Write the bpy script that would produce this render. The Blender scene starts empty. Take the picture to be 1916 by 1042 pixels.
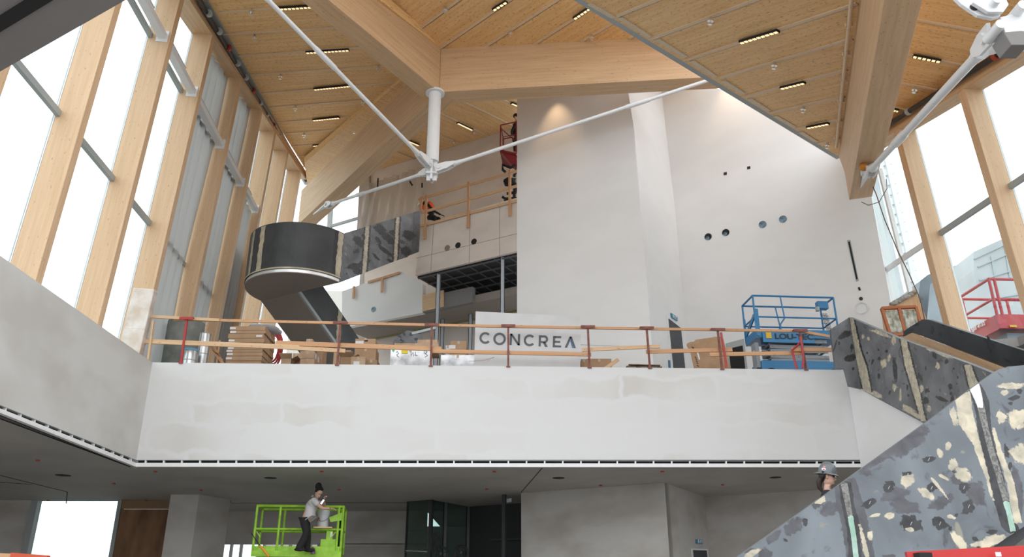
import bpy, bmesh, math, random
from mathutils import Vector as V, Matrix
sc = bpy.context.scene
# ---------------------------------------------------------------- camera, sky, exposure
F = 1537.0; PITCH = math.radians(21.8); EYE = 1.6
cd = bpy.data.cameras.new('camera'); cam = bpy.data.objects.new('camera', cd)
sc.collection.objects.link(cam); sc.camera = cam
cam.location = (0, 0, EYE); cam.rotation_euler = (math.pi/2 + PITCH, 0, 0)
cd.sensor_width = 36; cd.lens = F/1916*36; cd.clip_end = 500
w = bpy.data.worlds.new('overcast_sky'); sc.world = w; w.use_nodes = True
nt = w.node_tree; bg = nt.nodes['Background']
tc = nt.nodes.new('ShaderNodeTexCoord'); sx = nt.nodes.new('ShaderNodeSeparateXYZ')
rp = nt.nodes.new('ShaderNodeValToRGB')
nt.links.new(tc.outputs['Generated'], sx.inputs[0]); nt.links.new(sx.outputs['Z'], rp.inputs[0])
nt.links.new(rp.outputs[0], bg.inputs[0])
rp.color_ramp.elements[0].position = 0.0; rp.color_ramp.elements[0].color = (.42, .43, .44, 1)
rp.color_ramp.elements[1].position = .06; rp.color_ramp.elements[1].color = (.94, .97, 1, 1)
bg.inputs[1].default_value = 2.1
sc.view_settings.view_transform = 'Standard'; sc.view_settings.look = 'None'
sc.view_settings.gamma = 1; sc.view_settings.exposure = 0.28
sc.view_settings.use_curve_mapping = False
# ---------------------------------------------------------------- sight helpers: photograph pixel -> point in the place
O = V((0, 0, EYE)); CP, SP = math.cos(PITCH), math.sin(PITCH)
def ray(px, py):
    u = (px-958)/F; v = (521-py)/F
    return V((u, CP - v*SP, SP + v*CP))
def PY(px, py, y): r = ray(px, py); return O + r*(y/r.y)
def PX(px, py, x): r = ray(px, py); return O + r*(x/r.x)
def PZ(px, py, z): r = ray(px, py); return O + r*((z-EYE)/r.z)
class Plane:
    def __init__(s, p, n): s.p = V(p); s.n = V(n).normalized()
    def at(s, px, py, off=0.0):
        r = ray(px, py); q = s.p + s.n*off
        return O + r*((q-O).dot(s.n)/r.dot(s.n))
    def zat(s, x, y): return s.p.z - ((x-s.p.x)*s.n.x + (y-s.p.y)*s.n.y)/s.n.z
def pl3(a, b, c):
    n = (b-a).cross(c-a)
    if n.dot(O-a) < 0: n = -n
    return Plane(a, n)
def plh(p, d):                       # upright plane through p along horizontal direction d, facing the camera
    n = V((d[1], -d[0], 0))
    if n.dot(O-V(p)) < 0: n = -n
    return Plane(p, n)
GU = V((.8695, -.4939, 0)); GW = V((.4939, .8695, 0))    # the turned grid of the upper building
UP = V((0, 0, 1))
# ---------------------------------------------------------------- mesh helpers
col = sc.collection; WL = {}
class MB:
    def __init__(s): s.v = []; s.f = []; s.m = []; s.uv = None
    def add(s, vs, fs, mi=0):
        b = len(s.v); s.v += [V(p) for p in vs]
        for f in fs: s.f.append([b+i for i in f]); s.m.append(mi)
        return s
    def prism(s, pts, th, mi=0):     # polygon swept along vector th
        n = len(pts); th = V(th); pts = [V(p) for p in pts]
        fs = [list(range(n))[::-1], list(range(n, 2*n))] + [[i, (i+1) % n, n+(i+1) % n, n+i] for i in range(n)]
        return s.add(pts + [p+th for p in pts], fs, mi)
    def box(s, c, sz, mi=0, ax=None):
        c = V(c); ax = ax or (V((1,0,0)), V((0,1,0)), UP)
        vs = [c + ax[0]*sx_*sz[0]/2 + ax[1]*sy*sz[1]/2 + ax[2]*sz_*sz[2]/2 for sz_ in (-1,1) for sy in (-1,1) for sx_ in (-1,1)]
        return s.add(vs, [[0,2,3,1],[4,5,7,6],[0,1,5,4],[2,6,7,3],[0,4,6,2],[1,3,7,5]], mi)
    def bar(s, a, b, w_, h, mi=0, up=None):   # rectangular bar from a to b
        a = V(a); b = V(b); d = (b-a); L = d.length; d = d/L
        up = V(up) if up is not None else (UP if abs(d.z) < .95 else V((0,1,0)))
        sd = d.cross(up).normalized(); u2 = sd.cross(d).normalized()
        return s.box((a+b)/2, (L, w_, h), mi, (d, sd, u2))
    def tube(s, path, r, mi=0, n=10, cap=True):
        path = [V(p) for p in path]; rs = r if isinstance(r, (list, tuple)) else [r]*len(path)
        b = len(s.v); prev = None
        for i, p in enumerate(path):
            d = (path[min(i+1, len(path)-1)] - path[max(i-1, 0)]).normalized()
            if prev is None: a1 = d.cross(UP if abs(d.z) < .9 else V((1,0,0))).normalized()
            else: a1 = (prev - d*prev.dot(d)).normalized()
            prev = a1; a2 = d.cross(a1)
            for k in range(n):
                t = 2*math.pi*k/n; s.v.append(p + (a1*math.cos(t) + a2*math.sin(t))*rs[i])
        for i in range(len(path)-1):
            for k in range(n):
                s.f.append([b+i*n+k, b+i*n+(k+1) % n, b+(i+1)*n+(k+1) % n, b+(i+1)*n+k]); s.m.append(mi)
        if cap:
            s.f.append([b+k for k in range(n)][::-1]); s.m.append(mi)
            e = b+(len(path)-1)*n; s.f.append([e+k for k in range(n)]); s.m.append(mi)
        return s
    def ball(s, c, r, mi=0, nu=12, nv=8, ax=None):
        c = V(c); r = r if isinstance(r, (tuple, list)) else (r, r, r); ax = ax or (V((1,0,0)), V((0,1,0)), UP)
        b = len(s.v)
        for j in range(nv+1):
            ph = math.pi*j/nv
            for i in range(nu):
                t = 2*math.pi*i/nu
                s.v.append(c + ax[0]*r[0]*math.sin(ph)*math.cos(t) + ax[1]*r[1]*math.sin(ph)*math.sin(t) + ax[2]*r[2]*math.cos(ph))
        for j in range(nv):
            for i in range(nu):
                s.f.append([b+j*nu+i, b+(j+1)*nu+i, b+(j+1)*nu+(i+1) % nu, b+j*nu+(i+1) % nu]); s.m.append(mi)
        return s
    def build(s, name, mats, parent=None, grain=None, smooth=False, bevel=0, origin=None):
        mats = mats if isinstance(mats, (list, tuple)) else [mats]
        lo = V([min(p[i] for p in s.v) for i in range(3)]); hi = V([max(p[i] for p in s.v) for i in range(3)])
        c = V(origin) if origin is not None else (lo+hi)/2
        me = bpy.data.meshes.new(name); me.from_pydata([tuple(p-c) for p in s.v], [], s.f)
        for m in mats: me.materials.append(m)
        for i, p in enumerate(me.polygons): p.material_index = s.m[i]
        bm = bmesh.new(); bm.from_mesh(me)
        bmesh.ops.remove_doubles(bm, verts=bm.verts, dist=1e-5) if smooth else None
        bmesh.ops.recalc_face_normals(bm, faces=bm.faces)
        bm.to_mesh(me); bm.free()
        if grain is not None:
            g = V(grain).normalized(); uv = me.uv_layers.new(name='grain')
            for p in me.polygons:
                n = p.normal; cr = n.cross(g)
                if cr.length < .3: g2 = V((0, 0, 1)) if abs(n.z) < .9 else V((1, 0, 0)); uu = n.cross(g2).normalized(); vv = n.cross(uu)
                else: uu = g; vv = cr.normalized()
                for li in p.loop_indices:
                    q = me.vertices[me.loops[li].vertex_index].co + c
                    uv.data[li].uv = (q.dot(uu), q.dot(vv))
        if smooth:
            for p in me.polygons: p.use_smooth = True
            me.set_sharp_from_angle(angle=math.radians(40))
        o = bpy.data.objects.new(name, me); col.objects.link(o)
        if parent is not None: o.parent = parent; o.location = c - WL[parent.name]
        else: o.location = c
        WL[o.name] = c
        if bevel:
            b = o.modifiers.new('bevel', 'BEVEL'); b.width = bevel; b.segments = 2; b.limit_method = 'ANGLE'
        return o
def tag(o, label, cat, group=None):
    o['label'] = label; o['category'] = cat
    if group: o['group'] = group
    return o
def st(o): o['kind'] = 'structure'; return o
def thing(name, label, cat, loc, group=None):
    o = bpy.data.objects.new(name, None); col.objects.link(o); o.location = loc; WL[o.name] = V(loc)
    o.empty_display_size = .2
    return tag(o, label, cat, group)
# ---------------------------------------------------------------- materials
def newmat(name, rough=.6, metal=0.0):
    m = bpy.data.materials.new(name); m.use_nodes = True; b = m.node_tree.nodes['Principled BSDF']
    b.inputs['Roughness'].default_value = rough; b.inputs['Metallic'].default_value = metal
    return m, m.node_tree, b
def c4(c): return (c[0], c[1], c[2], 1)
def srgb(r, g, b):
    f = lambda c: (c/255/12.92) if c <= 10 else ((c/255+.055)/1.055)**2.4
    return (f(r), f(g), f(b))
def noisy(name, c1, c2, scale=3, rough=.6, metal=0.0, lo=.35, hi=.65, detail=4, bump=0.0, stretch=None):
    m, t, b = newmat(name, rough, metal)
    co = t.nodes.new('ShaderNodeTexCoord'); n = t.nodes.new('ShaderNodeTexNoise'); r = t.nodes.new('ShaderNodeValToRGB')
    n.inputs['Scale'].default_value = scale; n.inputs['Detail'].default_value = detail
    src = co.outputs['Object']
    if stretch:
        mp = t.nodes.new('ShaderNodeMapping'); mp.inputs['Scale'].default_value = stretch
        t.links.new(src, mp.inputs[0]); src = mp.outputs[0]
    t.links.new(src, n.inputs['Vector']); t.links.new(n.outputs['Fac'], r.inputs[0])
    r.color_ramp.elements[0].position = lo; r.color_ramp.elements[0].color = c4(c1)
    r.color_ramp.elements[1].position = hi; r.color_ramp.elements[1].color = c4(c2)
    t.links.new(r.outputs[0], b.inputs['Base Color'])
    if bump:
        bp = t.nodes.new('ShaderNodeBump'); bp.inputs['Strength'].default_value = bump
        t.links.new(n.outputs['Fac'], bp.inputs['Height']); t.links.new(bp.outputs[0], b.inputs['Normal'])
    return m
def plain(name, c, rough=.5, metal=0.0):
    k = .975; return noisy(name, [x*k for x in c], [min(1, x*1.015) for x in c], 6, rough, metal)
def wood(name, c1, c2, lam=.045, speck=(.25, .13, .05), band=.10, sp=.66, rough=.55):
    """glued laminated timber: long streaks and lamella lines along the grain, small dark knots"""
    m, t, b = newmat(name, rough)
    N = t.nodes.new; L = t.links.new
    uv = N('ShaderNodeUVMap'); uv.uv_map = 'grain'
    mp = N('ShaderNodeMapping'); mp.inputs['Scale'].default_value = (.5, 1/lam/2.2, 1); L(uv.outputs[0], mp.inputs[0])
    n1 = N('ShaderNodeTexNoise'); n1.inputs['Scale'].default_value = 1.0; n1.inputs['Detail'].default_value = 5; n1.inputs['Roughness'].default_value = .65
    L(mp.outputs[0], n1.inputs['Vector'])
    r = N('ShaderNodeValToRGB'); r.color_ramp.elements[0].position = .3; r.color_ramp.elements[1].position = .7
    r.color_ramp.elements[0].color = c4(c1); r.color_ramp.elements[1].color = c4(c2); L(n1.outputs['Fac'], r.inputs[0])
    mp2 = N('ShaderNodeMapping'); mp2.inputs['Scale'].default_value = (9, 22, 1); L(uv.outputs[0], mp2.inputs[0])
    n2 = N('ShaderNodeTexNoise'); n2.inputs['Scale'].default_value = 1; n2.inputs['Detail'].default_value = 1; L(mp2.outputs[0], n2.inputs['Vector'])
    r2 = N('ShaderNodeValToRGB'); r2.color_ramp.elements[0].position = sp; r2.color_ramp.elements[0].color = (0,0,0,1)
    r2.color_ramp.elements[1].position = sp+.07; r2.color_ramp.elements[1].color = (1,1,1,1); L(n2.outputs['Fac'], r2.inputs[0])
    mx = N('ShaderNodeMixRGB'); mx.inputs[2].default_value = c4(speck); L(r.outputs[0], mx.inputs[1])
    mm = N('ShaderNodeMath'); mm.operation = 'MULTIPLY'; mm.inputs[1].default_value = .55; L(r2.outputs[0], mm.inputs[0]); L(mm.outputs[0], mx.inputs[0])
    L(mx.outputs[0], b.inputs['Base Color'])
    return m
def drywall(name, c, c2, scale=.35, rough=.75, lo=.42, hi=.62):
    """sanded gypsum board: broad soft blocks of joint compound"""
    m, t, b = newmat(name, rough); N = t.nodes.new; L = t.links.new
    co = N('ShaderNodeTexCoord'); mp = N('ShaderNodeMapping'); mp.inputs['Scale'].default_value = (1, 1, 1.9); L(co.outputs['Object'], mp.inputs[0])
    n = N('ShaderNodeTexNoise'); n.inputs['Scale'].default_value = scale*2; n.inputs['Detail'].default_value = 3; L(mp.outputs[0], n.inputs['Vector'])
    v = N('ShaderNodeTexVoronoi'); v.distance = 'CHEBYCHEV'; v.inputs['Scale'].default_value = scale*1.6; L(mp.outputs[0], v.inputs['Vector'])
    v.feature = 'SMOOTH_F1'; v.inputs['Smoothness'].default_value = .3
    a = N('ShaderNodeMath'); a.operation = 'MULTIPLY'; L(n.outputs['Fac'], a.inputs[0]); a.inputs[1].default_value = .75
    a2 = N('ShaderNodeMath'); a2.operation = 'MULTIPLY_ADD'; L(v.outputs['Distance'], a2.inputs[0]); a2.inputs[1].default_value = .3; L(a.outputs[0], a2.inputs[2])
    r = N('ShaderNodeValToRGB'); r.color_ramp.elements[0].position = lo; r.color_ramp.elements[1].position = hi
    r.color_ramp.elements[0].color = c4(c); r.color_ramp.elements[1].color = c4(c2); L(a2.outputs[0], r.inputs[0])
    L(r.outputs[0], b.inputs['Base Color']); return m
def blocks(name, c, c2):
    """gypsum board with faint rectangular fields of joint compound"""
    m, t, b = newmat(name, .75); N = t.nodes.new; L = t.links.new
    co = N('ShaderNodeTexCoord'); n0 = N('ShaderNodeTexNoise'); n0.inputs['Scale'].default_value = .9; n0.inputs['Detail'].default_value = 6
    L(co.outputs['Object'], n0.inputs['Vector'])
    ad = N('ShaderNodeVectorMath'); ad.operation = 'MULTIPLY_ADD'; L(n0.outputs['Color'], ad.inputs[0]); ad.inputs[1].default_value = (.8,.8,.8); L(co.outputs['Object'], ad.inputs[2])
    s = N('ShaderNodeSeparateXYZ'); L(ad.outputs[0], s.inputs[0]); cb = N('ShaderNodeCombineXYZ'); L(s.outputs['X'], cb.inputs[0]); L(s.outputs['Z'], cb.inputs[1])
    mp = N('ShaderNodeMapping'); mp.inputs['Location'].default_value = (.3, .62, 0); L(cb.outputs[0], mp.inputs[0])
    br = N('ShaderNodeTexBrick'); br.inputs['Scale'].default_value = 1; br.inputs['Brick Width'].default_value = 2.3; br.inputs['Row Height'].default_value = .62
    br.inputs['Mortar Size'].default_value = .10; br.inputs['Mortar Smooth'].default_value = .8; br.offset = .37
    br.inputs['Color1'].default_value = (0,0,0,1); br.inputs['Color2'].default_value = (1,1,1,1); br.inputs['Mortar'].default_value = (0,0,0,1)
    L(mp.outputs[0], br.inputs['Vector'])
    n1 = N('ShaderNodeTexNoise'); n1.inputs['Scale'].default_value = .5; n1.inputs['Detail'].default_value = 5; L(co.outputs['Object'], n1.inputs['Vector'])
    r1 = N('ShaderNodeValToRGB'); r1.color_ramp.elements[0].position = .38; r1.color_ramp.elements[1].position = .72; L(n1.outputs['Fac'], r1.inputs[0])
    k = N('ShaderNodeMath'); k.operation = 'MULTIPLY'; L(br.outputs['Color'], k.inputs[0]); L(r1.outputs[0], k.inputs[1])
    mx = N('ShaderNodeMixRGB'); L(k.outputs[0], mx.inputs[0]); mx.inputs[1].default_value = c4(c); mx.inputs[2].default_value = c4(c2)
    L(mx.outputs[0], b.inputs['Base Color']); return m
def film(name, c, k):
    m = bpy.data.materials.new(name); m.use_nodes = True; t = m.node_tree; t.nodes.clear(); N = t.nodes.new
    o = N('ShaderNodeOutputMaterial'); a = N('ShaderNodeBsdfTransparent'); d = N('ShaderNodeBsdfDiffuse'); tr = N('ShaderNodeBsdfTranslucent')
    d.inputs[0].default_value = c4(c); tr.inputs[0].default_value = c4(c); x = N('ShaderNodeMixShader'); y = N('ShaderNodeMixShader')
    x.inputs[0].default_value = .5; t.links.new(d.outputs[0], x.inputs[1]); t.links.new(tr.outputs[0], x.inputs[2])
    y.inputs[0].default_value = k; t.links.new(a.outputs[0], y.inputs[1]); t.links.new(x.outputs[0], y.inputs[2]); t.links.new(y.outputs[0], o.inputs[0]); return m
def emit(name, c, s):
    m, t, b = newmat(name, .5); b.inputs['Base Color'].default_value = c4(c)
    b.inputs['Emission Color'].default_value = c4(c); b.inputs['Emission Strength'].default_value = s; return m
def glass(name, tint=(.9,.95,.95), gl=.06, rough=.02):
    m = bpy.data.materials.new(name); m.use_nodes = True; t = m.node_tree; t.nodes.clear()
    o = t.nodes.new('ShaderNodeOutputMaterial'); a = t.nodes.new('ShaderNodeBsdfTransparent'); g = t.nodes.new('ShaderNodeBsdfGlossy')
    x = t.nodes.new('ShaderNodeMixShader'); a.inputs[0].default_value = c4(tint); g.inputs['Roughness'].default_value = rough
    x.inputs[0].default_value = gl; t.links.new(a.outputs[0], x.inputs[1]); t.links.new(g.outputs[0], x.inputs[2]); t.links.new(x.outputs[0], o.inputs[0]); return m
M = dict(
 deck=wood('spruce_deck', (.72,.42,.17), (.90,.60,.29), .05, (.26,.12,.04), sp=.62),
 batten=wood('pale_batten', (.66,.48,.31), (.78,.60,.42), .03),
 beam=wood('glulam', (.55,.35,.195), (.71,.48,.285), .045, (.3,.16,.07), sp=.67),
 post=wood('glulam_post', (.62,.41,.24), (.75,.52,.33), .045, (.35,.2,.1), sp=.67),
 white=drywall('white_wall_paint', (.80,.80,.80), (.83,.83,.83)),
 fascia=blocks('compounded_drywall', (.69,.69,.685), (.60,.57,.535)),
 fascia_shaded=drywall('compounded_drywall_shaded', (.62,.61,.59), (.54,.52,.49), .28),  # darker copy: shade of the parapet with glass behind it is in the colour
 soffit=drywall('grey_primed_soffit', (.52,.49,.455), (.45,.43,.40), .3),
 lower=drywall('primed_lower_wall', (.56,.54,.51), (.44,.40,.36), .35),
 trim=plain('white_trim_paint', (.82,.82,.82), .5),
 steelw=plain('white_painted_steel', (.78,.79,.80), .35),
 steelg=plain('grey_painted_steel', (.38,.42,.43), .45),
 mull=plain('grey_mullion', (.36,.40,.40), .4),
 dark=plain('black_recess', (.012,.012,.012), .8),
 darkg=plain('dark_grey_coating', (.035,.037,.04), .6),
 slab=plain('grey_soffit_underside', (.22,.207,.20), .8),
 floor=noisy('concrete_floor', (.26,.25,.24), (.33,.32,.31), .5, .7),
 ground=noisy('ground_outside', (.35,.35,.34), (.45,.45,.44), .3, .9),
 pane=glass('window_glass'),
)
# ---------------------------------------------------------------- large structure
ZS = 4.724; ZF = 7.15
fl = MB().box((0, 14, -.1), (50, 60, .2)).build('floor', M['floor']); st(fl)
fa = MB().prism([PY(285,678,20), PY(1585,692,20), PY(1612,860,20), PY(255,860,20)], (0, .18, 0)).build('wall_front_fascia', M['fascia']); fa.name = 'wall_front'; st(fa)
XL = -8.87
pA, pB = V(PY(285,678,20)), V(PX(0,478,XL)); dd = (pB-pA).normalized()
lb0, lb1 = V(PY(255,860,20)), PX(0,757,XL); ld = (lb1-lb0).normalized()
wl = MB().prism([pA, pA+dd*15, lb0+ld*15, lb0], (-.18, 0, 0)).build('wall_left', M['fascia_shaded']); st(wl)
XR = 8.42
wr = MB().prism([PY(1586,716,19.99), PX(1722,788,XR), PX(1790,834,XR), PX(1790,1000,XR), PY(1611,874,19.99)], (.2, 0, 0)).build('wall_right', M['white']); st(wr)
# linear diffuser slot and trim under the fascia
def slot(a, b, c, d, inward, n, name):
    """a-b upper slot line, c-d trim bottom line, inward = direction into the building"""
    o = st(MB().prism([a+inward*.12, b+inward*.12, d+inward*.12, c+inward*.12], inward*.02).build(name, M['dark']))
    t1 = MB().prism([a.lerp(c,.45), b.lerp(d,.45), d, c], inward*.1).build('trim_bottom', M['trim'], o)
    m = MB().prism([a, b, b.lerp(d,.07), a.lerp(c,.07)], inward*.1).build('trim_top', M['mull'], o)
    for i in range(n):
        t = (i+.5)/n; p = a.lerp(b, t); q = c.lerp(d, t)
        MB().bar(p+inward*.04, p.lerp(q,.5)+inward*.04, .035, .06, up=inward).build('spacer', M['trim'], o)
slot(PY(255,860,20), PY(1614,862,20), PY(254,873,20), PY(1614,874,20), V((0,1,0)), 40, 'trim_1')
lc = PY(254,873,20)
slot(lb0, lb0+ld*9, lc, lc+(PX(0,772,XL)-lc).normalized()*9, V((-1,0,0)), 18, 'trim_2')
# soffit (ceiling of the ground level) and floor of the second level: an L
def slabpoly(z, t, name, m, back=38):
    pts = [V((XL-.3, 5, z)), V((XL-.3, 20.15, z)), V((10.1, 20.15, z)), V((10.1, 17.8, z)), V((11.2, 17.4, z)), V((11.7, 8, z)), V((22, 8, z)), V((22, back or 36, z))] + ([V((-26, back, z))] if back else [V((-3, 36, z)), V((-3, 30.1, z)), V((-11.3, 30.1, z)), V((-11.3, 26.85, z)), V((-26, 26.85, z))]) + [V((-26, 5, z))]
    return st(MB().prism(pts, (0, 0, t)).build(name, m))
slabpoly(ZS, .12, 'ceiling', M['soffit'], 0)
slabpoly(ZF-.2, .2, 'floor_upper', M['floor'], 36).name = 'floor'
# dark slab edge over the camera's left
q = [PZ(0,134,ZS), PZ(235,0,ZS), PZ(330,-70,ZS)]
e0 = q[0] + (q[0]-q[1])*2; e1 = q[1] + (q[1]-q[0])*1.2
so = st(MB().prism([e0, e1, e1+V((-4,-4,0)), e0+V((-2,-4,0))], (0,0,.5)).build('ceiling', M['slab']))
g0, g1 = PZ(0,43,ZS), PZ(70,0,ZS); gd = (g1-g0).normalized()
MB().bar(g0-gd*2-UP*.005, g1+gd*2-UP*.005, .075, .02).build('slot', M['dark'], so)

# ------------------------------------------------ left glass wall
kL = 9.5
def leanplane(p0, p1, lean, side):
    d = (p1-p0); d.z = 0; d.normalize()
    inn = V((d.y, -d.x, 0));  inn = inn if inn.x*side > 0 else -inn      # towards the room
    u = (UP*math.cos(lean) + inn*math.sin(lean)).normalized()
    n = d.cross(u).normalized(); n = n if n.dot(inn) > 0 else -n
    return Plane(p0, n), d, u
TZ = EYE + kL
GLo, dL, uL = leanplane(PZ(105,215,TZ), PZ(283,428,TZ), math.radians(3.0), 1)
DEP = .56
def glq(px, py): return GLo.at(px, py, DEP)        # on the inner face line of the posts
hA, hB = glq(397,65), glq(575,340); hd = (hB-hA).normalized()
def hz(p): # header line point beside p (same run along dL)
    s = (p-hA).dot(dL)/hd.dot(dL); return hA + hd*s
posts = {1: ((215,15),(67,521)), 2: ((331,5),(187,611)), 3: ((388,65),(289,582)), 4: ((441,141),(368,589)), 5: ((478,201),(415,637)), 6: ((510,253),(498,350)), 7: ((535,295),(527,350)), 8: ((559,331),(553,380))}
plabel = {0:'glulam window post at the far left edge, mostly cut off by the frame',1:'broad glulam window post, leftmost whole one, below the dark soffit',2:'glulam window post, second whole one from the left, carrying the first white bracket beam',
 3:'glulam window post with its foot wrapped in plastic at the guardrail end',4:'glulam window post between grey tarps, right of the plastic wrapped one',5:'glulam window post, the second one between grey tarps, near the black pipe',
 6:'glulam window post just left above the curved dark landing',7:'slim far glulam post, second from the corner beam foot',8:'farthest glulam window post beside the corner beam foot'}
PW = .24; PI_ = {}
def base_on(p, z): return p - uL*((p.z-z)/uL.z)
ys = {}
for i, (a, b) in posts.items():
    A, B = glq(*a), glq(*b); m_ = (A+B)/2; ys[i] = (m_-hA).dot(dL)
ys[0] = ys[1]-(ys[2]-ys[1])
inn = V((dL.y, -dL.x, 0)); inn = inn if inn.x > 0 else -inn
for i in range(0, 9):
    top = hA + hd*(ys[i]/hd.dot(dL)); top.z += .02
    b = base_on(top, ZF)
    t = thing('window_post', plabel[i], 'post', b - GLo.n*DEP/2 + dL*PW/2, 'glulam posts of the left glass wall')
    MB().prism([b, b+dL*PW, b+dL*PW-GLo.n*DEP, b-GLo.n*DEP], top-b).build('shaft', M['post'], t, grain=uL, bevel=.008)
    m = MB()
    for k in (.12, .3): m.bar(top-uL*.35-dL*.004-GLo.n*k, top-uL*.75-dL*.004-GLo.n*k, .012, .01, up=dL)
    m.build('cover_strip', M['trim'], t) if 0 else MB().prism([b-GLo.n*(DEP+.005), b+dL*PW-GLo.n*(DEP+.005), b+dL*PW-GLo.n*(DEP+.06), b-GLo.n*(DEP+.06)], top-b).build('mullion_cap', M['trim'], t)
    PI_[i] = (b, top)
t = thing('header_beam', 'long glulam header beam running over the posts of the left glass wall', 'beam', hA-hd*8)
h0, h1 = hA-hd*8.5, hA + hd*(ys[8]/hd.dot(dL)+1.2)
MB().prism([h0, h1, h1-GLo.n*(DEP+.05), h0-GLo.n*(DEP+.05)], uL*.34).build('header', M['beam'], t, grain=hd)
# windows: a pane and transoms per bay
def tubeh(m, a, b, w_, h): m.bar(a, b, w_, h)
def transom(i, z, m):
    a = base_on(PI_[i][1], z) - GLo.n*(DEP-.05) + dL*PW; c = base_on(PI_[i+1][1], z) - GLo.n*(DEP-.05)
    m.bar(a, c, .1, .14, up=uL)
for i in range(0, 8):
    b0, t0 = PI_[i]; b1, t1 = PI_[i+1]
    o = st(MB().prism([b0-GLo.n*(DEP+.03), b1-GLo.n*(DEP+.03), t1-GLo.n*(DEP+.03), t0-GLo.n*(DEP+.03)], -GLo.n*.01).build(f'window_{i+1}', M['pane']))
    m = MB(); transom(i, TZ, m); transom(i, 15.3, m); m.build('transom', M['mull'], o)
labs = ['nearest white steel bracket beam at the top left of the left glass wall','white steel bracket beam below the nearest one, between second and third whole posts','white steel bracket beam between the plastic footed post and the tarps','white steel bracket beam amid the two grey tarps','farthest white steel bracket beam beside the left window posts']
for j, i in enumerate((1,2,3,4,5)):
    a = base_on(PI_[i][1], 15.3) - GLo.n*.2 + dL*PW; c = base_on(PI_[i+1][1], 15.3) - GLo.n*.2
    t = thing('bracket_beam', labs[j], 'steel beam', (a+c)/2, 'white bracket beams on the left glass wall')
    MB().bar(a, c-dL*.02, .2, .16, up=uL).build('web', M['steelw'], t)
    MB().bar(a+uL*.09, c-dL*1.0+uL*.09, .26, .02, up=uL).build('top_plate', M['steelw'], t)
    MB().box(c-dL*.012, (.3,.02,.34), 0, (GLo.n, dL, uL)).build('end_plate', M['steelw'], t)
# ------------------------------------------------ beams under the roof
ZB = 16.15
N1 = PY(822,172,21.2); N1.z = N1.z
BH = 1.62
T1 = N1 + UP*BH
def beam(name, label, pts_near, p_end, width, height, direction_up=UP, side=1):
    """beam whose visible lower edge runs pts_near->p_end; side=+1 puts the width to the right of travel"""
    d = (p_end-pts_near).normalized(); sd = d.cross(UP).normalized()*side
    t = thing(name, label, 'beam', pts_near)
    a, b = pts_near, p_end
    MB().prism([a, b, b+sd*width, a+sd*width], UP*height).build('beam_body', M['beam'], t, grain=d, bevel=.01)
    return t, d, sd
BW = .62
pB1 = plh(N1, GW)                           # B1 comes in along the turned grid
b1n = pB1.at(615,0) + (pB1.at(615,0)-N1)*1.0
beam('roof_beam', 'glulam roof beam coming from the top of the frame down to the white strut', N1, b1n, BW, BH+.55, side=1)
pB2 = plh(N1, (PZ(1310,150,N1.z)-N1))
b2e = pB2.at(1440,138)
beam('roof_beam', 'long level glulam roof beam from the strut towards the right above the white tower', N1, b2e, BW, BH, side=-1)
b3e = PZ(563,415, N1.z+.1)
b3e = N1 + (b3e-N1)*1.03
beam('roof_beam', 'glulam roof beam running from the strut down to the far left corner', N1+ (b3e-N1).normalized()*.1, b3e, .62, BH*.99, side=1)
# ------------------------------------------------ roof facets
WALLC = plh(PY(935,250,30), GU)
cA = WALLC.at(935,250); cB = WALLC.at(700,322)
A = pl3(hA + uL*.40, hB + uL*.40, T1); 
Bp = Plane(T1, (0,0,-1)); C = pl3(T1, cA, cB)
Ee = PY(1568,292,22.5); Es = PZ(1090,0,Ee.z); Ed = (Ee-Es).normalized()
sd_ = V((-.532,.789,.309)); D = Plane(Ee, Ed.cross(sd_)); D.n = -D.n if D.n.dot(O-Ee) < 0 else D.n
d0 = D.at(1608,0); d1 = D.at(1569,285)
def facet(pts, plane, name, seamdir):
    n = plane.n; return st(MB().prism(pts, -n*.25).build(name, M['deck'], grain=seamdir))
hN = h0+uL*.4; hF = hA+hd*16+uL*.4
def ln(P_, a, b): return (P_.at(*b)-P_.at(*a)).normalized()
def onp(P_, v): return V((v.x, v.y, P_.zat(v.x, v.y)))
fA = facet([hN, hF, onp(A, b3e+V((0,2,0))), onp(A,T1), onp(A, b1n+V((.3,0,0)))], A, 'ceiling', ln(A,(404,64),(636,50)))
mid = ZB
fB = facet([onp(Bp, N1), onp(Bp, b1n), onp(Bp, b1n+V((6,1,0))), V((2,9,T1.z)), V((3,14,T1.z)), onp(Bp, Es+V((-.5,2,0))), onp(Bp, Ee+V((0,.3,0))), onp(Bp, b2e+V((1,0,0)))], Bp, 'ceiling', ln(Bp,(824,89),(953,0)))
rc = [T1+V((0,-.1,0)), onp(C, b3e), cB+(cB-cA).normalized()*4, cA, cA+GU*8, V((b2e.x, b2e.y, C.zat(b2e.x,b2e.y)))]
fC = facet([onp(C, p) for p in rc], C, 'ceiling', ln(C,(848,180),(968,239)))
s3 = Es - Ed*5; 
dn0 = d0 + (d0-d1)*.6
fD = facet([s3, Ee+Ed*.4, d1 + (d1-d0).normalized()*.5, dn0, dn0+(s3-Es)*.5], D, 'ceiling', ln(D,(1218,72),(1410,0)))
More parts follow.
